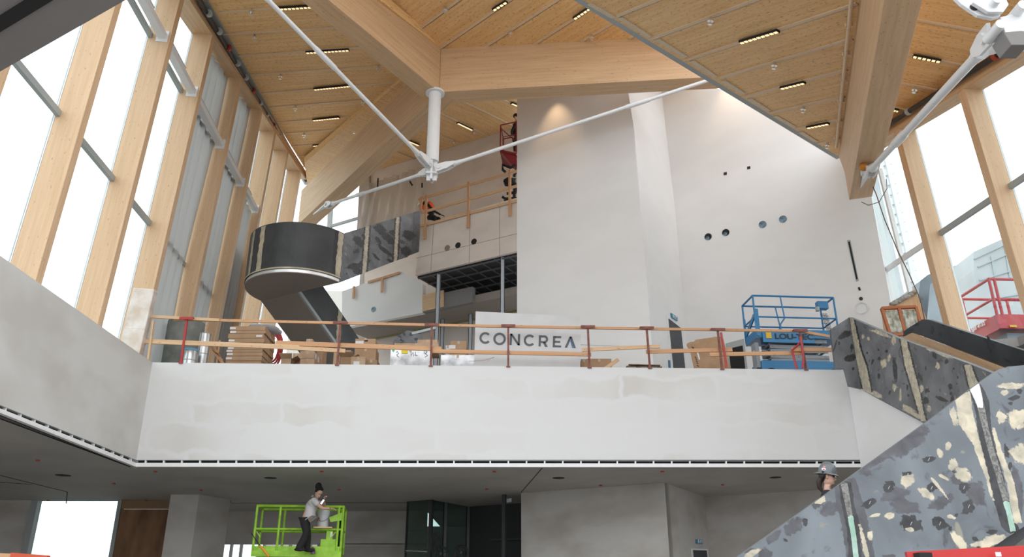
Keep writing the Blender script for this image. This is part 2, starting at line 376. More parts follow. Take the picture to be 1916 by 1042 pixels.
# ------------------------------------------------ right roof beam, eave fascia, facet E
pB4 = plh(d0, (d1-d0))
q0, q1 = pB4.at(1655,0), pB4.at(1589,374)
bd = (q1-q0).normalized(); q0 = q0 - bd*4
t0_ = d1 + (d0-d1)*1.0; td = (d1-d0).normalized(); t0_ = d0 - td*4
t = thing('roof_beam', 'heavy glulam roof beam at the right, dropping to the top corner of the white wall', 'beam', q1)
bside = V((bd.y, -bd.x, 0)).normalized(); 
tt1 = d1+td*.4; W4 = .62
MB().prism([q0, q1, q1+UP*.9-bd*.02, tt1+UP*.15, t0_+UP*.15], bside*W4).build('beam_body', M['beam'], t, grain=bd, bevel=.01)
t = thing('eave_edge', 'long grey steel edge beam along the lower lip of the right-hand roof', 'steel beam', Ee)
es, ee = Es-Ed*5, Ee+Ed*.15
nrm = V((Ed.y, -Ed.x, 0)); nrm = -nrm if nrm.dot(V((0,1,0))) < 0 else nrm   # away from the camera
MB().prism([es, ee, ee+nrm*.14, es+nrm*.14], UP*.35).build('flange', M['steelg'], t)
# right glass wall
GRo, dR, uR = leanplane(PZ(1660,507,TZ), PZ(1846,383,TZ), math.radians(3.2), -1)
dR = -dR if dR.y > 0 else dR                 # towards the camera
DR = .5
grq = lambda px, py: GRo.at(px, py, DR)
rA, rB = grq(1677,244), grq(1796,171); rd = (rB-rA).normalized()
tR = d1 + bside*W4
def sd2(p, k=.0): return p
E_ = Plane(rA+UP*.45, rd.cross(V((-3.54,.542,1.336)))); E_.n = -E_.n if E_.n.dot(O-rA) < 0 else E_.n
def ln(P_, a, b): return (P_.at(*b)-P_.at(*a)).normalized()
r9 = rA+rd*14
fE = facet([onp(E_, d1-td*.0+bside*.2), onp(E_, t0_+bside*.2), onp(E_, r9-GRo.n*.45), onp(E_, rA-rd*4-GRo.n*.45)], E_, 'ceiling', ln(E_,(1710,35),(1848,60)))
rp_ = {'A': ((1683,250),(1777,607)), 'B': ((1810,200),(1916,522))}
rl = ['glulam window post of the right glass wall, nearest the white wall', 'glulam window post of the right glass wall, beside the red lift outside', 'third glulam post of the right glass wall, cut off by the right edge']
yA = ((grq(*rp_['A'][0])+grq(*rp_['A'][1]))/2-rA).dot(dR); yB = ((grq(*rp_['B'][0])+grq(*rp_['B'][1]))/2-rA).dot(dR)
sp_ = yB-yA; PR = []
for i in range(4):
    s = yA + sp_*i; top = rA + rd*(s/rd.dot(dR)); top.z += .02; b = top - uR*((top.z-ZF)/uR.z); PR.append((b, top))
    if i == 3: break
    t = thing('window_post', rl[i], 'post', b, 'glulam posts of the right glass wall')
    MB().prism([b, b-dR*.24, b-dR*.24-GRo.n*DR, b-GRo.n*DR], top-b).build('shaft', M['post'], t, grain=uR, bevel=.008)
    MB().prism([b-GRo.n*(DR+.005), b-dR*.24-GRo.n*(DR+.005), b-dR*.24-GRo.n*(DR+.06), b-GRo.n*(DR+.06)], top-b).build('mullion_cap', M['trim'], t)
t = thing('header_beam', 'glulam header beam over the posts of the right glass wall', 'beam', rA)
h2, h3 = rA-rd*1.6, rA+rd*14
MB().prism([h2, h3, h3-GRo.n*(DR+.05), h2-GRo.n*(DR+.05)], uR*.30).build('header', M['beam'], t, grain=rd)
PR = [(PR[0][0]-dR*2.75, PR[0][1]-rd*2.75/rd.dot(dR))] + PR
for i in range(4):
    (b0, t0), (b1, t1) = PR[i], PR[i+1]; n_ = GRo.n*(DR+.03)
    o = st(MB().prism([b0-n_, b1-n_, t1-n_, t0-n_], -GRo.n*.01).build(f'window_{i+9}', M['pane']))
    a = b0+uR*((TZ-b0.z)/uR.z)-GRo.n*(DR-.05); c = b1+uR*((TZ-b1.z)/uR.z)-GRo.n*(DR-.05)
    m = MB(); m.bar(a, c-dR*.24, .1, .14, up=uR)
    if i == 0:
        e = b0 + dR*.9 - GRo.n*(DR-.03); m.bar(e, e+(t0-b0)*.9, .12, .08, up=dR); e = b0+dR*.05-GRo.n*(DR-.03); m.bar(e, e+(t0-b0)*.9, .5, .08, up=dR)
    m.build('transom', M['mull'] if i else M['trim'], o)
# ------------------------------------------------ white tower and the big right wall (turned grid), through both levels
TC = PZ(1243.5,903,ZS); TC.z = 0
def tower_quad(p, q, z0, z1a, z1b, th, name, m):
    return st(MB().prism([V((p.x,p.y,z0)), V((q.x,q.y,z0)), V((q.x,q.y,z1b)), V((p.x,p.y,z1a))], th).build(name, m))
pT = plh(TC, GU); tl = pT.at(968,400)
pS = plh(TC, GW)
pL = plh(TC + GW*.08, GU)
Rin = pS.at(1278,450)
pR = plh(Rin, GU); rr = pR.at(1642,450); rr = rr + GU*.05
RH = 19.3
e1 = [pT.at(*p) for p in ((1168,120),(1172,150),(1187,245),(1200,400),(1215,575),(1224,700))]
e1[0].z = Bp.p.z+.8
e2 = [pR.at(*p) for p in ((1233,100),(1236,150),(1246,245),(1264,400),(1281,600),(1291,720))]
e2[0].z = Bp.p.z+2.5
e2[0].x = e2[1].x; e2[0].y = e2[1].y
tw = st(MB().prism([V((tl.x,tl.y,ZF)), V((tl.x,tl.y,C.zat(tl.x,tl.y)-.05))] + e1, GW*.3).build('wall_tower_front', M['white']))
m = MB(); nn_ = len(e1); in_ = -GU*.25
m.add(e1+e2+[p+in_+GW*.1 for p in e1]+[p+in_ for p in e2], [[i,i+1,nn_+i+1,nn_+i] for i in range(nn_-1)])
tw2 = st(m.build('wall_tower_side', M['white']))
pS2 = pl3(e1[4], e2[4], e1[5])
tw3 = st(MB().prism(e2 + [V((rr.x,rr.y,ZF)), V((rr.x,rr.y,16.0))] , GW*.3).build('wall_right', M['white']))
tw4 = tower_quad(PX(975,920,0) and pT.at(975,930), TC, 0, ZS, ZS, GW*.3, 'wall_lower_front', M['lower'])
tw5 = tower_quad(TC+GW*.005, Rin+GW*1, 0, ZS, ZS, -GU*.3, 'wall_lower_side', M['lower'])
# thickened board layer on the tower front (edge line seen high up)
p0, p1, p2, p3 = pT.at(968,302), pT.at(1185,237), pT.at(1216,600), pT.at(968,640)
MB().prism([p0, p1, pT.at(1213.5,560), pT.at(1220,650), p3], -GW*.02).build('board_layer', M['white'], tw)
# back wall under facet C and far gables
cE = WALLC.at(990,300); cW = WALLC.at(682,400)
bw = st(MB().prism([V((cE.x,cE.y,ZF)), V((cW.x,cW.y,ZF)), V((cW.x,cW.y,C.zat(cW.x,cW.y))), V((cE.x,cE.y,C.zat(cE.x,cE.y)))], GW*.2).build('wall_back', M['white']))
# ------------------------------------------------ roof details: battens, strip lights, sprinklers
def batten(P_, a, b, par, ext=(.05,.25), w_=.07, nm='batten'):
    A0, B0 = P_.at(*a), P_.at(*b); d = B0-A0; A0 = A0 - d*ext[0]; B0 = B0 + d*ext[1]
    sdw = d.normalized().cross(P_.n)*(w_*.75); sdw = sdw if sdw.y > 0 else -sdw
    MB().bar(A0+P_.n*.016, B0+P_.n*.016, w_*1.15, .035, up=P_.n).bar(A0+P_.n*.004+sdw, B0+P_.n*.004+sdw, .05, .012, 1, up=P_.n).build(nm, [M['batten'], M['groove_shadow']], par, grain=d)  # second, dark bar paints the shadow line of the groove beside the batten
M['led'] = emit('warm_led', (1, .70, .40), .95)
M['groove_shadow'] = plain('dark_groove_shadow', (.10,.05,.02), .8)
M['chrome'] = newmat('chrome', .25, 1.0)[0]
sA = [((404,-60),(560,-66)),((408,-16),(590,-24)),((410,22),(501,15)),((404,64),(636,50)),((447,104),(684,87)),((469,139),(740,121)),((490,174),(760,152)),((505,200),(730,183)),((518,228),(699,215)),((533,249),(675,238)),((545,273),(655,264)),((557,292),(636,284)),((565,311),(612,306)),((572,330),(596,327))]
for a, b in sA: batten(A, a, b, fA, (0, .12))
sB = [((785,53),(857,0)),((824,89),(953,0)),((908,87),(1042,0)),((1002,81),(1104,15)),((1090,76),(1148,42)),((1180,70),(1230,45))]
for a, b in sB: batten(Bp, a, b, fB, (.05, .6) if a[0] < 1050 else (.05, .4))
sC = [((848,180),(968,239)),((822,210),(912,254)),((773,228),(858,268)),((723,277),(780,299)),((676,321),(700,330)),((915,174),(985,206))]
for a, b in sC: batten(C, a, b, fC, (.1, .0), .06)
sD = [((1090,-8),(1300,-98)),((1155,29),(1226,0)),((1218,72),(1410,0)),((1285,111),(1596,8)),((1343,146),(1588,73)),((1395,180),(1579,130)),((1441,210),(1575,180)),((1490,240),(1571,223)),((1530,268),(1568,260))]
for a, b in sD: batten(D, a, b, fD, (0, .9) if a == (1155,29) else (0, .3) if a == (1218,72) else (0, .02), .085)
sE = [((1718,-24),(1880,0)),((1710,35),(1848,60)),((1693,100),(1832,127)),((1680,153),(1753,168)),((1668,199),(1697,206))]
for a, b in sE: batten(E_, a, b, fE, (.1, .0), .07)
# perforated cream strips along the grey edge of the right roof
M['perf'] = noisy('perforated_strip', (.62,.48,.32), (.75,.62,.45), 30, .6)
pf = [(1100,6,1146,32),(1157,32,1213,68),(1226,72,1280,106),(1292,113,1335,142),(1350,150,1388,174),(1400,184,1435,206),(1447,216,1484,237),(1495,246,1524,264)]
for x0,y0,x1,y1 in pf:
    p, q = D.at(x0+3,y0), D.at(x1+3,y1)
    MB().bar(p+D.n*.01, q+D.n*.01, .16, .03, up=D.n).build('perforated_strip', M['perf'], fD)
where = {'A':'the left roof bay','B':'the top centre roof bay','C':'the dim roof bay behind the strut','D':'the right roof bay above the grey edge','E':'the roof bay over the right glass wall'}
PLN = {'A':A,'B':Bp,'C':C,'D':D,'E':E_}
lights = [('A',516,13,583,9,'topmost, behind the tie rod'),('A',573,95,653,90,'second from the top'),('A',588,164,659,157,'third down, crossed by the tie rod'),('A',586,222,635,217,'fourth from the top'),('A',586,270,616,267,'lowest'),
 ('C',748,254,783,269,'left of the white strut'),('C',856,227,883,240,'right of the white strut'),('C',957,190,975,198,'beside the white tower'),('C',700,299,712,304,'lowest and shortest'),
 ('B',923,16,948,0,'left of the two'),('B',1074,32,1104,12,'right of the two'),
 ('D',1386,75,1457,53,'largest'),('D',1462,161,1506,150,'middle one'),('D',1511,235,1551,227,'lowest, near the beam'),
 ('E',1709,101,1761,111,'the upper one'),('E',1665,200,1682,204,'the lower one')]
for f_, x0, y0, x1, y1, wh in lights:
    P_ = PLN[f_]; a, b = P_.at(x0,y0), P_.at(x1,y1); d = (b-a).normalized(); n = P_.n; sdv = d.cross(n)
    t = thing('strip_light', f'black strip light in {where[f_]}, {wh}', 'light', (a+b)/2, 'black strip lights on the timber roof')
    MB().bar(a+n*.06, b+n*.06, .13, .05, up=n).build('housing', M['dark'], t)
    m = MB(); L = (b-a).length; k = max(4, int(L/.11))
    for i in range(k): m.box(a+d*(L*(i+.5)/k)+n*.09, (L/k*.7, .07, .015), 0, (d, sdv, n))
    m.build('diode_row', M['led'], t)['kind'] = 'stuff'
spr = [('A',470,16,'topmost'),('A',477,64,'second down'),('A',525,137,'third down'),('A',553,197,'fourth down'),('A',569,248,'fifth down'),('A',577,292,'lowest, at the far corner'),('A',708,122,'beside the beam from the top'),('A',679,186,'near the corner beam, upper'),('A',663,240,'near the corner beam, lower'),
 ('B',834,12,'above the beam joint'),('B',956,56,'in the middle'),('B',1107,64,'nearest the grey edge'),('C',886,243,'beside the strip light'),('C',848,262,'right of the strut'),
 ('D',1331,30,'topmost'),('D',1450,114,'second down'),('D',1504,197,'third down'),('D',1549,265,'lowest'),('E',1713,161,'between the two strip lights')]
s0 = None
for f_, x, y, wh in spr:
    P_ = PLN[f_]; p = P_.at(x, y)
    t = thing('sprinkler', f'chrome sprinkler in {where[f_]}, {wh}', 'sprinkler', p, 'sprinkler heads on the roof')
    n = P_.n
    MB().tube([p+n*.02, p+n*.10], .035).tube([p+n*.10, p+n*.13], [.075,.075]).tube([p+n*.13, p+n*.2], .02, n=6).build('head', M['chrome'], t)
    MB().tube([p+n*.2, p+n*.21], .05).build('deflector', M['chrome'], t)
# conduit along the right beam
a, b = D.at(1600,-60), D.at(1566,268)
t = thing('conduit', 'pale straight conduit pipe running along the heavy right beam', 'pipe', b)
MB().tube([a+D.n*.12, b+D.n*.12], .045).build('pipe', M['batten'], t, grain=(b-a))
for k in range(7):
    p = a.lerp(b, (k+.5)/7)+D.n*.1; MB().box(p, (.16,.06,.1)).build('clamp', M['batten'], t, grain=UP)
# black pipes by the headers
M['pipe'] = plain('black_pipe', (.02,.02,.022), .35); M['redc'] = plain('red_coupling', (.35,.05,.03), .5)
def blackpipe(pts, P_, label, k):
    Q = [P_.at(*p)+P_.n*.2 for p in pts]
    t = thing('black_pipe', label, 'pipe', Q[0])
    MB().tube(Q, .075).build('pipe', M['pipe'], t)
    d = (Q[-1]-Q[0]); L = d.length; d.normalize()
    for i in range(k):
        c = Q[0].lerp(Q[-1], (i+.4)/k); MB().tube([c-d*.06, c+d*.06], .1).build('coupling', M['redc'] if i % 3 == 0 else M['steelg'], t)
blackpipe([(362,-40),(380,0),(397,30),(412,55),(444,112),(478,168),(513,228),(541,279),(572,331)], A, 'long black fire pipe beside the header of the left glass wall', 16)
class PipeLine:
    n = V((0,0,0))
    @staticmethod
    def at(s, _): return rA + rd*s + uR*.24 + GRo.n*.13
blackpipe([(-1.5,0),(3,0),(6,0),(12,0)], PipeLine, 'black fire pipe beside the header of the right glass wall', 8)
# thin grey strip between left header and roof deck
MB().bar(A.at(378,0)+A.n*.02, A.at(577,345)+A.n*.02, .35, .02, up=A.n).build('edge_strip', M['mull'], fA)
# ------------------------------------------------ white strut and tie rods
STB = PY(811,322,21.15)
sc_ = PY(812,178,21.05); bot = PY(808,300,21.05)
sx_, sy_ = N1.x+.02, N1.y+.05
sb = V((sx_+.0, sy_, 0)); sb = PY(814,178,21.25)
t = thing('strut', 'round white steel strut hanging under the meeting point of the roof beams', 'steel strut', sb)
zt = N1.z+.02; zb = PY(808,300,21.25).z; cx, cy = sb.x, 21.25
MB().tube([V((cx,cy,zb-.05)), V((cx,cy,zt))], .185, n=28).build('tube', M['steelw'], t, smooth=True)
MB().tube([V((cx,cy,zt-.06)), V((cx,cy,zt))], .29, n=28).build('flange', M['steelw'], t, smooth=True)
m = MB(); zz = PY(808,330,21.25).z
m.box((cx, cy, (zb+zz)/2+.1), (.3,.07,(zb-zz)+.5)); m.box((cx, cy, (zb+zz)/2+.1), (.07,.3,(zb-zz)+.5)); m.box((cx,cy,zz+.05),(.34,.34,.05))
m.build('gusset', M['steelw'], t, bevel=.01)
def rod(name, label, a, b, r, fork_a=True, cat='tie rod', fork_b=False, parent_group='white tie rods under the roof'):
    d = (b-a).normalized(); L = (b-a).length
    t = thing(name, label, cat, (a+b)/2, parent_group)
    MB().tube([a+d*(r*10), a+d*(r*16), b-d*(r*16), b-d*(r*10)], [r*1.6, r, r, r*1.6], n=16).build('rod', M['steelw'], t, smooth=True)
    c = a+d*L*.62; MB().tube([c-d*r*8, c-d*r*6, c+d*r*6, c+d*r*8], [r, r*1.3, r*1.3, r], n=14).build('coupler', M['steelw'], t, smooth=True)
    sdv = d.cross(UP).normalized(); u2 = sdv.cross(d)
    for e, s in ((a, 1), (b, -1)):
        m = MB()
        for q in (-1, 1):
            o_ = sdv*q*r*1.1
            m.prism([e+o_-u2*r*2, e+o_+u2*r*2.2, e+o_+d*s*r*6+u2*r*2, e+o_+d*s*r*11+u2*r*.8, e+o_+d*s*r*11-u2*r*.8, e+o_+d*s*r*6-u2*r*2], sdv*q*r*.7)
        m.tube([e-sdv*r*2.4+d*s*r*2, e+sdv*r*2.4+d*s*r*2], r*1.1, n=12)
        m.build('fork_end', M['steelw'], t, bevel=.004)
jn = V((cx, cy, PY(808,318,21.25).z))
pr1 = plh(jn, GW); 
rod('tie_rod', 'white tie rod rising from the strut foot to the upper left', jn-GW*.15+UP*.1, pr1.at(455,-48), .055)
pr2 = plh(jn, (b2e-N1)); rod('tie_rod', 'white tie rod from the strut foot rising right across the white tower', jn+(b2e-N1).normalized()*.1, pr2.at(1420,119), .055)
b3d = (b3e-N1).normalized(); pr3 = plh(jn, b3d); e3 = pr3.at(612,384)
rod('tie_rod', 'short white tie rod from the strut foot to the far left corner beam', jn+b3d*.1, e3, .055)
# wedge shaped end bracket of the far rod, and the right hand ones
def wedge(label, p, q, wd):
    t = thing('rod_bracket', label, 'bracket', p); d = (q-p)
    s = V((d.y, -d.x, 0)).normalized()*wd
    MB().prism([p-s, p+s, q], UP*.05).build('wedge_plate', M['steelw'], t); MB().box(p, (.14,.14,.22)).build('lug', M['steelw'], t)
wedge('white wedge bracket holding the far rod under the corner beam', e3, PY(586,402,e3.y+.9), .09)
# heavy node at the top right and its rod
ND = PY(1885,40,9.0)
pr4 = plh(PY(1622,318,21.2), V(PY(1862,60,9.3))-V(PY(1622,318,21.2)))
pBt = Plane(q1, bd.cross(bside)); ra = PY(1868,62,9.2); rb = pBt.at(1622,318)-UP*.10
rod('tie_rod', 'thick white tie rod between the top right casting and the heavy beam end', ra, rb, .075)
wedge('white wedge bracket with orange plug under the end of the heavy beam', rb, pBt.at(1609,352)-UP*.03, .1)
tag(MB().ball(pBt.at(1615,306)-UP*.10, .11).build('plug', plain('orange_plug', (.6,.22,.02), .6)), 'small orange plug beside the rod bracket under the heavy beam', 'plug')
t = thing('casting', 'massive white steel node of plates and pins cut off by the top right corner', 'steel node', ND)
Yn = 9.0
def pn(x, y, k=0): return PY(x, y, Yn+k)
MB().prism([pn(1871,32), pn(1916,20), pn(1960,10), pn(1950,80), pn(1911,85), pn(1893,82), pn(1882,63)], (0,.16,0)).build('body_plate', M['steelw'], t, bevel=.01)
MB().prism([pn(1878,60,-.02), pn(1911,57,-.02), pn(1930,60,-.02), pn(1925,84,-.02), pn(1893,84,-.02)], (0,.3,0)).build('foot_block', M['slab'], t, bevel=.01)
MB().prism([pn(1785,-6,-.1), pn(1800,8,-.1), pn(1830,28,-.1), pn(1858,34,-.1), pn(1872,30,-.1), pn(1875,10,-.1), pn(1860,-8,-.1)], (0,.06,0)).build('lug_plate', M['steelw'], t, bevel=.01)
MB().prism([pn(1820,4,-.2), pn(1850,22,-.2), pn(1878,22,-.2), pn(1888,8,-.2), pn(1880,-8,-.2), pn(1830,-8,-.2)], (0,.06,0)).build('lug_plate', M['steelw'], t, bevel=.01)
c = pn(1822,14,-.1); MB().tube([c-V((0,.01,0)), c+V((0,.03,0))], .055, n=20).build('pin_hole', M['darkg'], t)
for (x, y, k, r) in ((1863,2,-.26,.06),(1912,12,-.12,.07),(1870,48,-.04,.07)):
    c = pn(x, y, k); MB().tube([c-V((0,.04,0)), c+V((0,.3,0))], r, n=20).build('pin', M['steelw'], t, smooth=True)
# ------------------------------------------------ grey tarps between the left posts
M['tarp'] = film('grey_tarp', (.68,.67,.66), .96)
M['ply'] = noisy('weathered_plywood', (.15,.075,.035), (.30,.16,.08), 2.2, .7, stretch=(1,1,.3))
def cloth(p0, p1, p2, p3, nrm_, amp, label, name='tarp', mat=None, nu=26, nv=14, seed=1, folds=5, cat='tarp', group=None):
    """draped sheet: p0 p1 bottom edge, p3 p2 top edge"""
    rnd = random.Random(seed); ph = [rnd.uniform(0, 6) for _ in range(6)]; m = MB(); vs = []; fs = []
    for j in range(nv+1):
        for i in range(nu+1):
            s, t_ = i/nu, j/nv; p = V(p0).lerp(p1, s).lerp(V(p3).lerp(p2, s), t_)
            o_ = amp*(math.sin(s*folds*6.28+ph[0]+1.5*math.sin(t_*3+ph[1])) + .5*math.sin(s*folds*13+ph[2]+t_*4) + .5*math.sin(t_*9+ph[3]+s*4))
            vs.append(p + nrm_*o_)
    for j in range(nv):
        for i in range(nu):
            a_ = j*(nu+1)+i; fs.append([a_, a_+1, a_+nu+2, a_+nu+1])
    m.add(vs, fs); o = m.build(name, mat or M['tarp'], smooth=True)
    md = o.modifiers.new('thickness', 'SOLIDIFY'); md.thickness = .01
    return tag(o, label, cat, group) if label else o
for i, lab in ((3,'grey tarp closing the window bay right of the plastic wrapped post'),(4,'second grey tarp, between two posts left of the landing'),(5,'narrow crumpled tarp closing the bay nearest the dark landing')):
    (b0,t0),(b1,t1) = PI_[i], PI_[i+1]; k = GLo.n*(DEP-(.30 if i == 5 else .12))
    u0 = b0-k+dL*(PW+.06)
    T0, T1_ = t0-k+dL*(PW+.06)-uL*.03, t1-k-dL*.06-uL*.03
    if i == 5: T0 = T0-uL*3.0; T1_ = T1_-uL*3.6
    cloth(u0, b1-k-dL*.06, T1_, T0, GLo.n, .05, lab, seed=i, group='grey tarps in the left window bays')
(b0,t0),(b1,t1) = PI_[5], PI_[6]
x_ = thing('plywood_hoarding', 'dark weathered plywood panel closing the window bay behind the landing', 'panel', b0)
k = GLo.n*(DEP+.0)
MB().prism([b0-k+dL*(PW+.01), PI_[6][0]-k-dL*.01, PI_[6][0]-k-dL*.01+uL*6.2, b0-k+dL*(PW+.01)+uL*6.2], -GLo.n*.03).build('board', M['ply'], x_)
for s in (.35,.7): p = b0.lerp(PI_[6][0], s)-k; MB().bar(p+GLo.n*.05, p+uL*6.2+GLo.n*.05, .09, .09, up=dL).build('stud', M['ply'], x_)
# plastic wrap on the foot of post 3
b3, t3 = PI_[3]; M['wrap'] = noisy('clear_plastic_wrap', (.62,.50,.40), (.80,.74,.70), 3, .25, detail=8, bump=.6)
m = MB(); f0 = b3-dL*.02+GLo.n*.02
for z0, z1 in ((.0,1.0),(.98,2.1)):
    m.prism([f0+uL*z0, f0+dL*(PW+.04)+uL*z0, f0+dL*(PW+.04)-GLo.n*(DEP-.02)+uL*z0, f0-GLo.n*(DEP-.02)+uL*z0], uL*(z1-z0))
tag(m.build('plastic_wrap', M['wrap'], bevel=.02), 'clear wrinkled plastic wrapped round the foot of the post at the rail end', 'plastic wrap')
# ------------------------------------------------ openings and fittings in the big white walls
def disc_on(P_, px, py, r, name, mat, par, dpt=.03, wall=None, n=24, off=0.0):
    c = P_.at(px, py); nn = P_.n; a1 = nn.cross(UP).normalized(); a2 = a1.cross(nn)
    return MB().tube([c+nn*(.004+off), c+nn*(.004+off+dpt)], r, n=n).build(name, mat, par)
def quad_on(P_, pts, name, mat, par, th=.02, off=0.0):
    return MB().prism([P_.at(*p)+P_.n*off for p in pts], P_.n*th).build(name, mat, par)
M['blueglass'] = noisy('duct_inside', (.02,.05,.08), (.18,.30,.40), 6, .3)
for (x, y), mt in (((1325,443),'dark'),((1358,435),'dark'),((1427,420),'blueglass'),((1465,410),'blueglass')):
    disc_on(pR, x, y, .125, 'duct_opening', M[mt], tw3, .01)
    if mt == 'dark': disc_on(pR, x-1, y+3, .07, 'duct_glimpse', M['blueglass'], tw3, .012)
for x, y in ((1357,325),(1401,314)): quad_on(pR, [(x-3,y-2),(x+3,y-3),(x+3,y+2),(x-3,y+3)], 'socket_box', M['dark'], tw3, .01)
quad_on(pR, [(1585,450),(1591,449),(1607,525),(1602,527)], 'slot_frame', M['mull'], tw3, .01)
quad_on(pR, [(1587,453),(1590,452),(1605,522),(1602,523)], 'slot', M['dark'], tw3, .014)
quad_on(pR, [(1605,538),(1609,537),(1611,543),(1607,544)], 'socket_box', M['dark'], tw3, .01)
disc_on(pR, 1611, 559, .055, 'round_box', M['darkg'], tw3, .02)
t = thing('cable_coil', 'thin pale cable coiled in a ring on the white wall below two boxes', 'cable', pR.at(1612,577))
c = pR.at(1612,577)+pR.n*.04; a1 = pR.n.cross(UP).normalized()
for k in range(3):
    r = .15+.015*k
    MB().tube([c+a1*r*math.cos(i/24*6.2832)+UP*r*math.sin(i/24*6.2832)+pR.n*.01*k for i in range(25)], .008, n=6).build('loop', M['steelw'], t)
# doors
def doorway(P_, o_, i_, name, sign, num):
    s = st(quad_on(P_, o_, name, M['trim'], None, .02, -.01)); 
    quad_on(P_, i_, 'opening', M['dkd'], s, .025, .0); 
    if sign:
        g = thing('exit_sign', sign[0], 'sign', P_.at(*sign[1][0])); quad_on(P_, sign[1], 'sign_plate', plain('sign_blue', (.03,.22,.38), .4), g, .04)
        q = [P_.at(*p)+P_.n*.045 for p in sign[1]]; L = lambda s_, t_: q[0].lerp(q[1], s_).lerp(q[3].lerp(q[2], s_), t_)
        mw = plain('sign_white', (.8,.85,.85), .4); nn = P_.n
        m = MB(); m.bar(L(.25,.2), L(.32,.55), .025, .008, up=nn); m.bar(L(.32,.5), L(.2,.85), .025, .008, up=nn); m.bar(L(.32,.5), L(.42,.82), .025, .008, up=nn); m.bar(L(.14,.45), L(.42,.4), .02, .008, up=nn); m.ball(L(.27,.14), .02)
        m.bar(L(.6,.2), L(.6,.85), .02, .008, up=nn); m.bar(L(.6,.2), L(.85,.2), .02, .008, up=nn); m.bar(L(.85,.2), L(.85,.85), .02, .008, up=nn)
        m.build('running_figure', mw, g)
M['dkd'] = plain('dark_door', (.035,.04,.048), .5)
doorway(pS2, [(1246,590),(1276,613),(1286,700),(1258,705)], [(1250,596),(1273,614),(1282,700),(1261,705)], 'door_1', ('small blue exit sign over the dark upper door in the tower side', [(1254,586),(1266,594),(1266,601),(1255,594)]), 1)
doorway(pS, [(1293,1026),(1324,1027),(1332,1100),(1300,1100)], [(1296,1029),(1321,1030),(1328,1100),(1303,1100)], 'door_2', ('blue exit sign on the lower wall above the small dark doorway', [(1301,1009),(1312,1010),(1313,1018),(1301,1017)]), 2)
quad_on(pS2, [(1250,674),(1253,674),(1254,689),(1251,689)], 'switch_plate', plain('blue_plate', (.05,.16,.3), .5), tw2, .02)
s = st(quad_on(pR, [(1358,643),(1392,634),(1400,700),(1368,705)], 'door_3', M['mull'], None, .04, -.01)); quad_on(pR, [(1364,653),(1390,647),(1396,700),(1370,705)], 'opening', M['dark'], s, .05)
# ------------------------------------------------ ground level walls
LW = M['lower']
YB = 26.6
def wally(x0, x1, Y, z0, z1, name, mat, th=.2, yref=941):
    a, b = PY(x0, yref, Y), PY(x1, yref, Y)
    return MB().prism([V((a.x,Y,z0)), V((b.x,Y,z0)), V((b.x,Y,z1)), V((a.x,Y,z1))], (0,th,0)).build(name, mat)
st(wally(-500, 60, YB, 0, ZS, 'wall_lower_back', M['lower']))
o = st(wally(60, 224, YB+.1, 0, ZS, 'window_13', M['pane'], .01))
for x0, x1 in ((58,70),(220,227)): 
    q = wally(x0, x1, YB-.05, 0, ZS, 'mullion', M['mull'], .25); q.parent = o; q.location = q.location-o.location; 
t = thing('plywood_hoarding', 'dark brown plywood wall beside the bright lower window', 'panel', PY(270,960,YB))
q = wally(227, 322, YB, 0, 4.45, 'board', M['ply'], .1); q.parent = t; q.location = q.location-t.location
q = wally(227, 322, YB-.02, 4.46, ZS, 'board', wood('bare_ply', (.22,.14,.06), (.32,.2,.1)), .1); q.parent = t; q.location = q.location-t.location
a = PY(319,930,25.2); b = PY(372,930,25.2)
st(MB().prism([V((a.x,25.2,0)), V((b.x,25.2,0)), V((b.x+.55,26.4,0)), V((a.x,26.4,0))], (0,0,ZS)).build('wall_pillar', LW))
# recess wall with a low bright window
Yr = 29.8
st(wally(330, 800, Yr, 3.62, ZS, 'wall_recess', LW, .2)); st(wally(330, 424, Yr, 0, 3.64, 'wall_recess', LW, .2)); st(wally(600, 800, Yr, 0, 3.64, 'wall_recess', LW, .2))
o = st(wally(424, 600, Yr+.05, 0, 3.62, 'window_14', M['pane'], .01))
for x in (440, 458, 500, 548, 585):
    q = wally(x, x+5, Yr, 0, 3.62, 'mullion', M['trim'], .1); q.parent = o; q.location = q.location-o.location
st(MB().box((7,35.5,2.3),(26,.3,4.8)).build('wall_rear', LW))
st(MB().box((-26,20,2.3),(.3,32,4.8)).build('wall_side', LW))
tw6 = tower_quad(Rin+GW*.01, Rin+GU*9, 0, ZS, ZS, GW*.3, 'wall_lower_right', M['lower'])
# glazed partition beside the tower foot, along the turned grid
M['frame'] = plain('dark_grey_frame', (.05,.055,.058), .4); M['gglass'] = glass('green_tinted_glass', (.50,.60,.58), .10)
gl = thing('glass_partition', 'dark framed glazed partition left of the lower tower wall', 'partition', pT.at(805,1000))
def gquad(x0, x1, mat, name, th=.04, z1=ZS, P_=pT, w0=0):
    a, b = P_.at(x0, 940), P_.at(x1, 925)
    return MB().prism([V((a.x,a.y,0)), V((b.x,b.y,0)), V((b.x,b.y,z1)), V((a.x,a.y,z1))], GW*th).build(name, mat, gl)
gquad(763, 803, M['gglass'], 'pane', .01)
for x0, x1 in ((761,763),(803,809),(939,945)): gquad(x0, x1, M['frame'], 'frame_post', .09)
pG2 = plh(pT.at(806,940), GW)
a, b = pG2.at(806,941), pG2.at(876,953)
MB().prism([V((a.x,a.y,0)), V((b.x,b.y,0)), V((b.x,b.y,ZS)), V((a.x,a.y,ZS))], GU*.01).build('pane', M['gglass'], gl)
for s in (.38, 1.0): p = a.lerp(b, s); MB().box((p.x,p.y,ZS/2), (.12,.12,ZS)).build('frame_post', M['frame'], gl)
